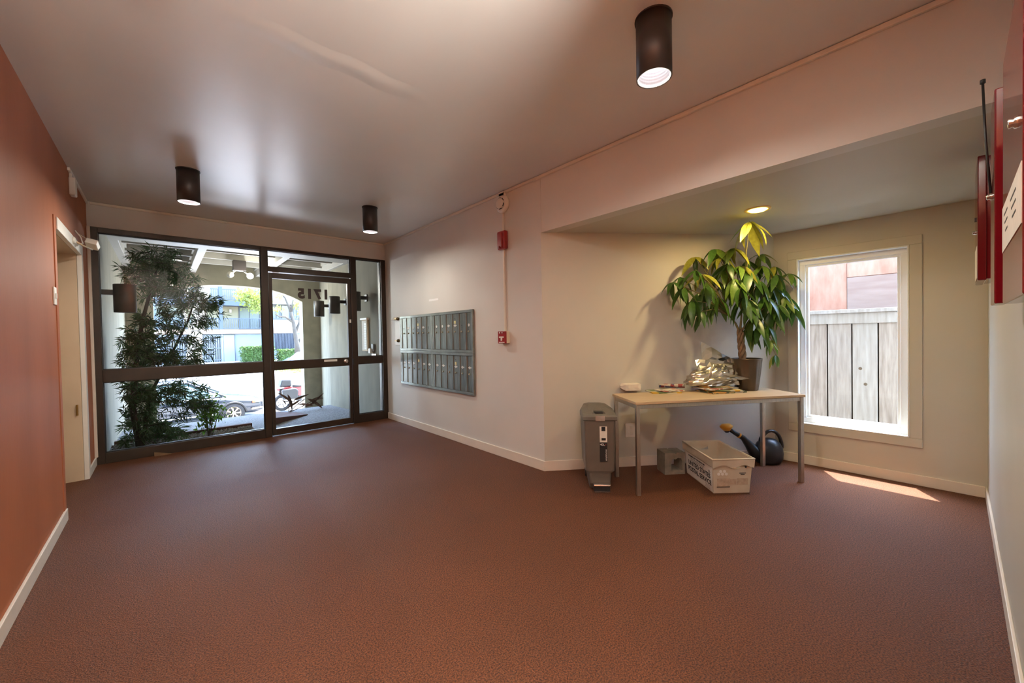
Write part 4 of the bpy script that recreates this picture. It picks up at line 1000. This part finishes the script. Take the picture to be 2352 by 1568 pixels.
for (x, y, r, n) in ((330, 600, 42, 16), (390, 600, 40, 16), (290, 625, 26, 8), (400, 650, 45, 18), (350, 660, 35, 12), (450, 670, 38, 15), (485, 692, 22, 8), (420, 700, 36, 12), (380, 720, 30, 9),
                     (330, 735, 30, 10), (285, 770, 22, 9), (460, 725, 30, 9), (300, 800, 34, 16), (350, 800, 34, 14), (400, 770, 30, 10), (440, 800, 36, 14), (390, 815, 30, 12), (275, 840, 16, 6), (330, 840, 34, 10), (420, 835, 36, 10),
                     (285, 900, 22, 10), (330, 900, 34, 16), (390, 905, 36, 16), (440, 915, 34, 14), (290, 960, 24, 10), (340, 950, 30, 11), (360, 985, 36, 14), (290, 1000, 20, 8), (400, 985, 26, 8), (470, 930, 14, 4)):
    for k in range(int(n*1.9)):
        q = at(x+rr.gauss(0, r*.55), y+rr.gauss(0, r*.5), 'Y', TY+rr.uniform(-.25, .4))
        if q.x < PXL+.12: q.x = PXL+.12+rr.random()*.05
        if q.x < PXL+.40 and 1.5 < q.z < 2.1 and q.y < 6.8: q.y = 6.85+rr.random()*.25
        q.y = max(q.y, YG+.33); q.z = max(q.z, .08)
        ax_ = along(g1 if q.x < TX+.3 else g2, min(1, max(0, (q.z-.1)/2.2)))
        d = Vector((q.x-ax_.x, q.y-ax_.y, 0)); d = (d.normalized() if d.length > .05 else Vector((rr.uniform(-1, 1), rr.uniform(-1, 1), 0)))
        d = d*.8+Vector((rr.uniform(-.6, .6), rr.uniform(-.6, .6), rr.uniform(.05, .55)))
        L4 = rr.uniform(.13, .22); st_ = q-d.normalized()*L4*.6
        if (q+d.normalized()*L4).x < PXL+.08: d.x = abs(d.x)
        if (q+d.normalized()*L4).y < YG+.22: d.y = abs(d.y)
        spray(st_, d, L4, 21)
tw.build('twigs', BARK, t, world=True)['kind'] = 'stuff'
fol.build('foliage', LEAFD, t, world=True)['kind'] = 'stuff'
# bright shrub
SX, SY = .47, 6.95
t = thing('nandina_shrub', 'small bright green leafy shrub rising from the gravel planter', 'shrub', (SX, SY, -.05))
fol = MB(); tw = MB(); rr = random.Random(8)
for k in range(9):
    a = rr.uniform(0, 6.28); s_ = rr.uniform(.05, .26); h_ = rr.uniform(.22, .58)
    e_ = Vector((SX+s_*math.cos(a), SY+s_*.7*math.sin(a), -.05+h_)); b_ = Vector((SX+rr.uniform(-.02, .02), SY, -.06))
    mid = b_.lerp(e_, .5)+Vector((0, 0, .06)); tw.tube([b_, mid, e_], [.006, .005, .003], 5)
    leaf_cloud(fol, [mid.lerp(e_, rr.uniform(.1, 1.1))+Vector((rr.gauss(0, .05), rr.gauss(0, .05), rr.gauss(0, .04))) for _ in range(34)], .052, .62, rr)
tw.build('stem', BARK, t, world=True)['kind'] = 'stuff'; fol.build('foliage', LEAFL, t, world=True)['kind'] = 'stuff'
t = thing('fern_tuft', 'small yellow green fern tuft low in the gravel', 'shrub', (.0, 6.55, -.05))
rr = random.Random(4)
for k in range(7):
    a = rr.uniform(0, 6.28); P = [Vector((0, 0, 0))+Vector((.1*u*math.cos(a), .07*u*math.sin(a), .11*u-.07*u*u)) for u in (0, .4, .8, 1.2)]
    g = MB(); leaf_cloud(g, [along(P, rr.random()) for _ in range(10)], .05, .25, rr); g.tube(P, .002, 4); g.build('frond', LEAFL, t)
# dried brown plant near the pier
DXp, DYp = 1.83, 8.75
t = thing('dried_plant', 'withered brown broad-leaved plant by the porch pier', 'plant', (DXp, DYp, gz(DYp)))
dm = leafmesh('dry_leaf', DEAD, .3, .07); rr = random.Random(6)
for (x0, y0, x1, y1) in ((650, 905, 672, 926), (700, 908, 672, 920), (742, 912, 715, 918), (740, 930, 705, 915), (660, 928, 648, 918), (690, 925, 720, 932), (668, 932, 690, 918), (705, 932, 728, 922), (676, 936, 660, 905), (735, 911, 716, 926)):
    p0, p1 = at(x1, y1, 'Y', DYp+rr.uniform(-.1, .1)), at(x0, y0, 'Y', DYp+rr.uniform(-.1, .1)); d = p1-p0; L3 = d.length*1.25; d.normalize()
    xa = d.cross(Vector((.3, -1, .4))).normalized(); na = xa.cross(d)
    link_obj('leaf', dm, t, Matrix.Translation(p0-Vector((DXp, DYp, gz(DYp)))) @ Matrix(((xa.x, d.x, na.x), (xa.y, d.y, na.y), (xa.z, d.z, na.z))).to_4x4() @ Matrix.Scale(L3*1.1, 4))
for x, y in ((665, 918), (700, 916), (718, 920)):
    p1 = at(x, y, 'Y', DYp); MB().tube([(DXp, DYp, gz(DYp)), (p1.x*.5+DXp*.5, DYp, p1.z-.1), p1], .008, 6).build('stem', DEAD, t, world=True)

# ---- dark sedan
CZ = -1.50; CFX = 1.76; CY0 = 16.3
car = thing('sedan_car', 'dark navy sedan parked at the kerb behind the tree', 'car', (CFX-1.38, CY0+.9, CZ))
NAVY = mat('car_navy', (0.0143, 0.0204, 0.0347), .22, coat=.8, var=.1, vscale=3)
CGL = mat('car_glass', (0.06, 0.096, 0.09), .08, coat=.5)
RIM = mat('car_rim', (.55, .43, .30), .35, metal=.5)
TYRE = mat('tyre', (.03, .03, .032), .85)
# local x along the car: front axle +1.38, rear axle -1.38 ; y half width .9 ; z up
stn = [ # x, z low, z belt, z top, half width belt, half width top
 (-2.28, .42, .62, .70, .62, .50), (-2.22, .28, .74, .92, .78, .62), (-1.9, .24, .82, 1.0, .86, .68), (-1.38, .26, .86, 1.0, .89, .70), (-.8, .22, .86, .95, .90, .76), (0, .21, .86, .94, .905, .78),
 (.7, .22, .84, .93, .90, .76), (.95, .24, .82, .94, .89, .72), (1.38, .27, .76, .88, .87, .66), (1.8, .24, .70, .80, .83, .60), (2.2, .22, .62, .70, .74, .52), (2.36, .30, .55, .60, .60, .42)]
rows = []
for x, zl, zb, zt, wb_, wt in stn:
    half = [(0, zl-.02), (wb_*.80, zl-.02), (wb_*.95, zl+.05), (wb_*1.0, (zl+zb)/2), (wb_*.985, zb-.02), (wb_*.95, zb+.02), (wt, zt-.01), (0, zt+.02)]
    rows.append([(x, y, z) for y, z in half]+[(x, -y, z) for y, z in half[-2:0:-1]])
g = MB().grid(rows, close=True); n = len(rows[0]); g.f += [tuple(range(n-1, -1, -1)), tuple((len(rows)-1)*n+k for k in range(n))]
body = g.build('body', NAVY, car, True, sub=1)
gs = [(-1.55, .93, .95, .70, .68), (-1.0, .93, 1.36, .76, .56), (-.3, .92, 1.45, .78, .58), (.2, .92, 1.43, .78, .57), (1.12, .91, .93, .73, .70)]
rows = []
for x, z0_, z1_, w0, w1_ in gs:
    half = [(w0, z0_), (lerp(w0, w1_, .55), lerp(z0_, z1_, .55)), (w1_, z1_-.02)]
    rows.append([(x, y, z) for y, z in half]+[(x, 0, z1_)]+[(x, -y, z) for y, z in half[::-1]])
MB().grid(rows).build('greenhouse', CGL, car, True)
rows = [[(x, y*w1_*1.01, z1_+.012-(abs(y) > .9)*.03) for y in (-1, -.6, 0, .6, 1)] for x, z0_, z1_, w0, w1_ in gs[1:4]]
MB().grid(rows).build('roof', NAVY, car, True, solid=.02)
for s in (-1, 1):
    MB().tube([(1.14, s*.735, .92), (.62, s*.66, 1.20), (.2, s*.575, 1.43), (-.3, s*.585, 1.455), (-1.0, s*.565, 1.36), (-1.55, s*.70, .94)], [.03, .03, .03, .028, .03, .04], 8).build('roof_pillar', NAVY, car, True)
    MB().box(-.02, .05, s*.66-.06, s*.66+.06, .93, 1.36, Matrix.Translation((0, s*.02, 0))).build('door_pillar', BLACK, car)
    MB().tube([(1.1, s*.87, .87), (0, s*.895, .90), (-1.3, s*.875, .91)], .012, 6).build('belt_moulding', CHROME, car, True)
    MB().box(-.95, .95, s*.905-.012, s*.905+.012, .33, .375).build('side_moulding', mat('moulding_grey', (.35, .32, .30), .4), car, bevel=.004)
    mi = MB().box(.72, .92, s*.98-.09, s*.98+.09, .93, 1.06).build('mirror', mat('mirror_shell', (.30, .33, .38), .25), car, bevel=.03)
    MB().box(2.02, 2.22, s*.72-.06, s*.72+.06, .60, .70).build('headlight', mat('headlamp', (.7, .7, .7), .15), car, bevel=.02)
    MB().box(1.93, 2.02, s*.80-.03, s*.80+.03, .60, .68).build('indicator', mat('amber', (.75, .16, .06), .3), car, bevel=.01)
    MB().box(.44, .455, s*.90-.008, s*.90+.008, .3, .88).build('door_gap', BLACK, car); MB().box(-.52, -.505, s*.905-.008, s*.905+.008, .3, .88).build('door_gap', BLACK, car)
    for xw in (1.38, -1.38):
        wh = thing('wheel', None, None, (xw, s*.80, .325)); wh.parent = car
        MB().lathe([(.21, -.10), (.31, -.10), (.325, -.07), (.325, .07), (.31, .10), (.21, .10)], 36, axis='Y', cap=(False, False)).build('tyre', TYRE, wh, True)
        MB().lathe([(0, .02), (.205, .02), (.215, .06)], 32, axis='Y', M=Matrix.Scale(s, 4, (0, 1, 0))).build('rim_well', BLACK, wh)
        g = MB(); fy = s*.085
        g.lathe([(.0, -.02), (.055, -.02), (.055, .012), (0, .012)], 16, (0, fy, 0), 'Y'); 
        for k in range(7):
            a = 2*math.pi*k/7
            for off in (-.10, .10):
                g.tube([(.04*math.cos(a), fy, .04*math.sin(a)), (.205*math.cos(a+off), fy, .205*math.sin(a+off))], .012, 6)
        g.tube([(.208*math.cos(2*math.pi*k/28), fy, .208*math.sin(2*math.pi*k/28)) for k in range(29)], .011, 6, cap=False)
        g.build('rim', RIM, wh)
        MB().tube([(xw+.36*math.cos(a), s*.885, .325+.36*math.sin(a)) for a in [math.pi*k/14 for k in range(15)]], .035, 8).build('wheel_arch', BLACK, car, True)
    MB().tube([(1.9, s*.84, .40), (2.25, s*.70, .40)], .03, 6).build('bumper_trim', RIM, car)

# ---- red motorcycle
mo = thing('motorcycle', 'red motorcycle with grey luggage cases parked past the pier', 'motorcycle', (3.95, 16.6, -1.36))
MRED = mat('moto_red', (0.33, 0.018, 0.024), .25, coat=.5); MGR = mat('moto_grey', (.022, .024, .027), .4, metal=.2)
for xw in (.72, -.68):
    wh = thing('wheel', None, None, (xw, 0, .31)); wh.parent = mo
    MB().tube([(.25*math.cos(2*math.pi*k/28), 0, .25*math.sin(2*math.pi*k/28)) for k in range(29)], .06, 10, cap=False).build('tyre', TYRE, wh, True)
    g = MB(); g.lathe([(0, -.05), (.05, -.05), (.05, .05), (0, .05)], 14, axis='Y')
    for k in range(5):
        a = 2*math.pi*k/5; g.tube([(0, 0, 0), (.2*math.cos(a), 0, .2*math.sin(a))], .016, 6)
    g.build('rim', MGR, wh)
MB().prism([(-.62, .58), (-.1, .52), (.35, .6), (.72, .78), (.6, .98), (.3, 1.0), (.05, .86), (-.3, .86), (-.62, .95)], -.14, .14, 'Y').build('fairing', MRED, mo, bevel=.03)
MB().prism([(-.35, .84), (.1, .84), (.05, .90), (-.3, .95)], -.13, .13, 'Y').build('seat', BLACK, mo, bevel=.02)
for s in (-1, 1): MB().prism([(-.72, .45), (-.22, .45), (-.2, .75), (-.30, .85), (-.74, .82)], s*.28-.10, s*.28+.10, 'Y').build('side_case', MGR, mo, bevel=.04)
MB().prism([(-.80, .90), (-.38, .90), (-.40, 1.16), (-.72, 1.18)], -.2, .2, 'Y').build('top_case', MGR, mo, bevel=.05)
MB().box(-.86, -.78, -.15, .15, .78, .86).build('tail_lamp', MRED, mo, bevel=.01)
MB().tube([(.2, -.18, .3), (-.3, -.22, .3), (-.85, -.26, .38)], [.04, .05, .06], 10).build('exhaust', CHROME, mo, True)
MB().prism([(-.2, .28), (.38, .28), (.35, .6), (-.15, .58)], -.13, .13, 'Y').build('engine', mat('engine_dark', (.08, .08, .08), .5), mo, bevel=.03)
MB().tube([(.72, 0, .31), (.52, 0, .95)], .04, 8).build('fork', MGR, mo, True); MB().tube([(.42, -.36, 1.06), (.5, 0, 1.02), (.42, .36, 1.06)], .018, 8).build('handlebar', BLACK, mo, True)
MB().prism([(.50, .98), (.74, .80), (.62, 1.22)], -.14, .14, 'Y').build('windscreen', CGL, mo)

# ---- blue car across the street
bc = thing('blue_car', 'pale blue car parked before the hedge across the street', 'car', (9.4, 36.1, -1.16))
BL = mat('car_blue', (0.053, 0.0978, 0.172), .25, coat=.6)
rows = []
for x, zl, zb, zt, w in ((-2.1, .3, .6, .7, .7), (-1.6, .2, .8, .95, .85), (-.9, .2, .85, .95, .88), (.6, .2, .85, .92, .88), (1.5, .2, .78, .82, .84), (2.05, .3, .55, .6, .66)):
    h_ = [(0, zl), (w, zl), (w*1.02, (zl+zb)/2), (w*.97, zb), (w*.8, zt), (0, zt+.02)]; rows.append([(x, y, z) for y, z in h_]+[(x, -y, z) for y, z in h_[-2:0:-1]])
g = MB().grid(rows, close=True); n = len(rows[0]); g.f += [tuple(range(n-1, -1, -1)), tuple(5*n+k for k in range(n))]; g.build('body', BL, bc, True)
rows = [[(x, y*w, z) for y, z in ((-1, .9), (-.82, zt), (0, zt+.02), (.82, zt), (1, .9))] for x, zt, w in ((-1.55, .92, .76), (-.95, 1.38, .72), (.1, 1.42, .72), (1.05, .90, .78))]
MB().grid(rows).build('greenhouse', mat('bluecar_glass', (.22, .3, .42), .1), bc, True)
for xw in (1.3, -1.3):
    for s in (-1, 1): MB().lathe([(.2, -.09), (.31, -.09), (.32, 0), (.31, .09), (.2, .09)], 24, (xw, s*.8, .32), 'Y').build('wheel', TYRE, bc, True)

# ---- opposite apartment building
ab = thing('apartment_building', 'pale apartment block with blue balcony rails across the street', 'building', (4, 46.5, -.75))
CREAMW = mat('facade_cream', (.21, .19, .13), .8, var=.05, vscale=1); LB = mat('facade_lightblue', (0.135, 0.164, 0.211), .8, var=.05, vscale=1)
BLUEG = mat('rail_bluegrey', (0.0358, 0.0506, 0.0756), .6); FASC = mat('facade_fascia', (0.202, 0.131, 0.093), .8, var=.06, vscale=2)
BARKS = mat('slender_bark', (.045, .036, .027), .85, var=.25, vscale=5)
FW = mat('facade_white', (.17, .17, .168), .8, var=.03); DARK = mat('gate_dark', (.04, .045, .06), .5); CURT = mat('curtain_glass', (0.101, 0.122, 0.11), .3, var=.12, vscale=4, stretch=(6, 1, .1))
def bbx(x0, x1, y0, y1, z0, z1, nm, mt, par=ab, **k): return MB().box(x0, x1, y0, y1, z0, z1).build(nm, mt, par, world=True, **k)
bbx(-14, 8.1, 46.3, 52, -.8, 1.92, 'lower_wall', LB)
bbx(-14, 8.1, 47.6, 52, 1.92, 8.5, 'upper_wall', CREAMW)
bbx(-14, 8.1, 46.0, 47.6, 1.92, 2.33, 'fascia', FASC); bbx(-14, 8.1, 46.0, 47.6, 4.62, 5.05, 'balcony_slab', BLUEG)
bbx(-14, 8.1, 46.0, 47.6, 7.6, 8.0, 'eave', BLUEG)
for lvl in (2.36, 5.12):
    rp = bbx(-14, 8.1, 46.02, 46.10, lvl+.98, lvl+1.05, 'balcony_rail', BLUEG)
    bbx(-14, 8.1, 46.02, 46.10, lvl+.06, lvl+.12, 'bottom_rail', BLUEG, rp)
    g = MB(); x = -13.9
    while x < 8.1: g.box(x-.022, x+.022, 46.04, 46.08, lvl+.1, lvl+1.0); x += .16
    b_ = g.build('balusters', BLUEG, rp, world=True); b_['kind'] = 'stuff'
for x in (-10, -5.2, -.5, 4.2): bbx(x-.14, x+.14, 46.0, 46.25, 2.33, 7.7, 'balcony_post', BLUEG)
for (x0, x1, lvl) in ((5.85, 7.5, 2.35), (-1.2, 1.4, 2.35), (5.85, 7.5, 5.08), (-1.2, 1.4, 5.08)):
    fr_ = bbx(x0-.08, x1+.08, 47.54, 47.62, lvl, lvl+2.3, 'sliding_door', DARK)
    xm = (x0+x1)/2
    bbx(x0, xm-.03, 47.50, 47.545, lvl+.06, lvl+2.22, 'pane', CURT, fr_); bbx(xm+.03, x1, 47.50, 47.545, lvl+.06, lvl+2.22, 'pane', CURT, fr_)
bbx(5.0, 5.2, 47.45, 47.6, 4.0, 4.35, 'wall_lamp', mat('lamp_grey', (.35, .33, .30), .6), bevel=.03)
# entrance gate
gt = bbx(.3, 5.25, 46.22, 46.32, -.72, 1.86, 'gate_shade_panel', mat('gate_shadow', (.07, .075, .08), .8))  # flat panel, the shade behind the gate put into its dark colour
bbx(4.18, 4.32, 46.08, 46.22, -.72, 1.86, 'gate_post', mat('gate_grey', (0.12, 0.138, 0.162), .6), gt)
for z in (.55, -.55, 1.72): bbx(.3, 4.2, 46.10, 46.15, z, z+.06, 'gate_rail', mat('gate_grey', (0, 0, 0)), gt)
g = MB(); x = .4
while x < 4.2: g.box(x-.025, x+.025, 46.1, 46.14, -.7, 1.8); x += .17
g.build('gate_bars', mat('gate_grey', (0, 0, 0)), gt, world=True)['kind'] = 'stuff'
bbx(4.34, 5.2, 46.12, 46.2, -.7, 1.8, 'gate_leaf', mat('gate_mesh', (.13, .15, .18), .7), gt)
bbx(1.9, 2.3, 46.19, 46.225, -.4, 1.5, 'door_slat', mat('gate_grey', (0, 0, 0)), gt)
# white siding wing
aw2 = thing('apartment_wing', 'white apartment wing with dark garage grille across the street', 'building', (12, 46.5, -.75))
bbx(8.1, 20, 46.0, 52, -.8, 1.92, 'lower_wall', LB, aw2); bbx(8.1, 20, 45.9, 52, 1.92, 2.33, 'fascia', FASC, aw2)
bbx(8.1, 20, 45.95, 46.1, 2.33, 3.35, 'parapet', FW, aw2); bbx(8.1, 20, 45.9, 46.12, 3.32, 3.45, 'parapet_cap', DARK, aw2)
bbx(8.1, 20, 47.0, 52, 2.33, 9, 'upper_wall', FW, aw2); bbx(8.1, 20, 46.0, 47.0, 4.9, 6.8, 'upper_band', FW, aw2)
x = 8.3
while x < 12:
    bbx(x, x+.03, 46.9, 47.0, 3.4, 4.9, 'siding_batten', mat('batten', (.13, .14, .145), .8), aw2); x += .32
for x0 in (9.42, 12.4):
    f_ = bbx(x0, x0+.66, 46.86, 46.96, 3.4, 4.86, 'window_frame', FW, aw2); bbx(x0+.04, x0+.62, 46.82, 46.87, 3.42, 4.82, 'pane', mat('dark_window', (.03, .05, .06), .1), f_)
gr = bbx(8.55, 10.65, 45.96, 46.02, .25, 1.9, 'garage_opening', mat('grille_dark', (.012, .014, .024), .7), aw2)
g = MB(); x = 8.62
while x < 10.62: g.box(x-.014, x+.014, 45.90, 45.95, .25, 1.9); x += .105
g.build('grille_slats', mat('slat_grey', (.075, .085, .11), .6), gr, world=True)['kind'] = 'stuff'

# ---- hedges, street trees, flower bed
def hedge(nm, label, x0, x1, y0, y1, z0, z1, mt, n, ln, seed):
    t = thing(nm, label, 'hedge', ((x0+x1)/2, (y0+y1)/2, z0)); rr = random.Random(seed)
    MB().box(x0+.12, x1-.12, y0+.12, y1-.12, z0, z1-.12).build('core', mat('hedge_core', (.07, .13, .035), .9, var=.3, vscale=4), t, world=True)
    g = MB(); pts = []
    for i in range(n):
        f_ = rr.random()
        if f_ < .55: pts.append((rr.uniform(x0, x1), y0+rr.uniform(0, .12), rr.uniform(z0, z1)))
        elif f_ < .85: pts.append((rr.uniform(x0, x1), rr.uniform(y0, y1), z1-rr.uniform(0, .12)))
        else: pts.append((rr.choice((x0, x1))+rr.uniform(-.08, .08), rr.uniform(y0, y1), rr.uniform(z0, z1)))
    leaf_cloud(g, pts, ln, .6, rr); g.build('foliage', mt, t, world=True)['kind'] = 'stuff'
hedge('hedge', 'clipped green hedge against the pale blue wall', 5.5, 8.0, 43.4, 45.0, -.85, .70, LEAFH, 2600, .16, 31)
hedge('hedge', 'long clipped hedge in front of the garage grille', 8.5, 13, 43.4, 44.9, -.85, .34, LEAFH, 2600, .16, 32)
t = thing('flower_bed', 'strip of yellow green strap leaves beyond the street', 'plant', (8.2, 31, -1.2)); rr = random.Random(2)
g = MB()
for k in range(420):
    p0 = Vector((rr.uniform(6.4, 11), rr.uniform(30.2, 33.6), -1.25)); 
    if p0.x < 6.0+(33.6-p0.y)*.0+ (33.6-p0.y)*.35: continue
    leaf_cloud(g, [p0+Vector((rr.gauss(0, .06), rr.gauss(0, .06), rr.uniform(.05, .3))) for _ in range(3)], .42, .16, rr, -.6, .5)
g.build('foliage', LEAFY, t, world=True)['kind'] = 'stuff'
def street_tree(nm, label, pts, rad, mt, branches, blobs, leafm, ln, n, seed, Y):
    P = [at(x, y, 'Y', Y) for x, y in pts]; t = thing(nm, label, 'tree', P[0]); rr = random.Random(seed)
    MB().tube(P, rad, 10).build('trunk', mt, t, True, world=True)
    for b_ in branches:
        Q = [at(x, y, 'Y', Y+dy) for x, y, dy in b_]; r0 = rad[-1]*1.0
        MB().tube(Q, [r0*(1-.7*i/(len(Q)-1)) for i in range(len(Q))], 8).build('branch', mt, t, True, world=True)
    g = MB()
    for x, y, r, k in blobs:
        leaf_cloud(g, [at(x+rr.gauss(0, r*.5), y+rr.gauss(0, r*.45), 'Y', Y+rr.uniform(-1.2, 1.2)) for _ in range(k)], ln, .6, rr)
    if g.v: g.build('foliage', leafm, t, world=True)['kind'] = 'stuff'
    return t
street_tree('street_tree', 'thick pale trunked tree leaning across the street', [(446, 836), (447, 800), (449, 770), (456, 740), (464, 700), (470, 665), (474, 620), (474, 560)], [.52, .45, .42, .40, .36, .32, .28, .2], BARKP,
            [[(456, 740, 0), (440, 700, .5), (420, 650, 1), (400, 590, 1.5)], [(449, 770, 0), (432, 745, -.3), (415, 700, -.6)]],
            [(470, 560, 40, 300), (400, 575, 40, 260)], LEAFH, .3, 1, 41, 37.6)
street_tree('slender_tree', 'slender pale barked tree before the garage grille', [(684, 812), (682, 790), (678, 765), (674, 740), (668, 716)], [.26, .20, .17, .14, .12], BARKS,
            [[(668, 716, 0), (662, 700, .2), (655, 684, .3), (645, 672, .3), (636, 665, .2)], [(674, 740, 0), (666, 735, 0), (655, 727, -.2), (642, 727, -.3), (632, 721, -.4)], [(668, 716, 0), (672, 700, 0), (674, 685, 0), (676, 665, 0)], [(678, 765, 0), (688, 740, .2), (690, 710, .4), (692, 690, .4)], [(682, 790, 0), (692, 775, .3), (700, 745, .5)]],
            [(683, 697, 10, 110), (640, 708, 9, 50), (690, 715, 8, 60), (642, 680, 8, 40), (560, 676, 14, 0)], LEAFY, .24, 1, 42, 40)
street_tree('leafy_tree', 'sunlit yellow green tree in front of the balcony', [(618, 826), (616, 780), (612, 740), (604, 705)], [.14, .12, .10, .08], BARKP,
            [[(604, 705, 0), (590, 690, .2), (572, 680, .3)], [(612, 740, 0), (618, 710, .1), (622, 690, .2)]],
            [(575, 683, 22, 520), (590, 698, 18, 360), (560, 676, 18, 260), (606, 676, 12, 160)], LEAFY, .26, 1, 43, 42)

# ---- fence outside the side window
fn = thing('plank_fence', 'weathered grey plank fence outside the side window', 'fence', (5.4, .8, -.3))
PLK = [mat('weathered_plank_%s' % n, c, .85, col2=c2, vscale=7, stretch=(1, 5, .5), bump=.4, bscale=40, detail=6) for n, c, c2 in (('a', (.32, .295, .27), (.21, .185, .165)), ('b', (.33, .295, .26), (.19, .155, .13)), ('c', (.335, .32, .30), (.24, .22, .20)))]
FX = 5.4; y = -1.6; k = 0; wpl = .199
off = .947-.012
y = off-13*.2035
while y < 3.4:
    MB().box(FX, FX+.018, y+.006, y+.2035-.006, -.28, 1.40).build('plank', PLK[k % 3], fn, bevel=.002, world=True); y += .2035; k += 1
MB().box(FX+.02, FX+.06, -1.8, 3.5, .1, .19).build('back_rail', PLK[1], fn, world=True)
MB().box(FX-.022, FX, -1.8, 3.5, 1.352, 1.462).build('top_rail', PLK[2], fn, bevel=.003, world=True)
MB().box(FX-.05, FX+.07, -1.8, 3.5, 1.462, 1.50).build('cap', PLK[2], fn, bevel=.003, world=True)
KN = mat('knot', (.10, .075, .05), .9, var=.3, vscale=40)
for (x, y_) in ((1976, 846), (1988, 882)):
    q = at(x, y_, 'X', FX); MB().lathe([(0, -.001), (.014, -.001), (.018, .002)], 14, (FX, q.y, q.z), 'X', M=None).build('knot', KN, fn, True, world=True)
MB().box(FX+.018, FX+.03, -1.8, 3.5, -.28, 1.40).build('backing', mat('fence_dark', (.03, .025, .02), .9), fn, world=True)
# neighbour's plywood wall
nb = struct(MB().box(6.3, 6.42, -2.5, 4.5, -.3, 2.4).build('wall_neighbour', mat('plywood_red', (.30, .135, .085), .8, col2=(.40, .23, .16), vscale=6, stretch=(1, 2.2, .7), detail=8)))
PW2 = mat('plywood_faded', (.27, .20, .165), .8, col2=(.21, .135, .105), vscale=4, stretch=(1, .5, 3), detail=6)
q0 = at(1946, 700, 'X', 6.28)
MB().box(6.275, 6.30, -2.5, q0.y, -.3, at(2000, 633, 'X', 6.28).z).build('panel', PW2, nb, world=True)
MB().box(6.275, 6.30, -2.5, q0.y, at(2000, 633, 'X', 6.28).z+.006, 2.38).build('panel', MATS['plywood_red'], nb, world=True)
MB().box(6.28, 6.30, q0.y+.004, 4.5, -.3, 2.38).build('panel', MATS['plywood_red'], nb, world=True)
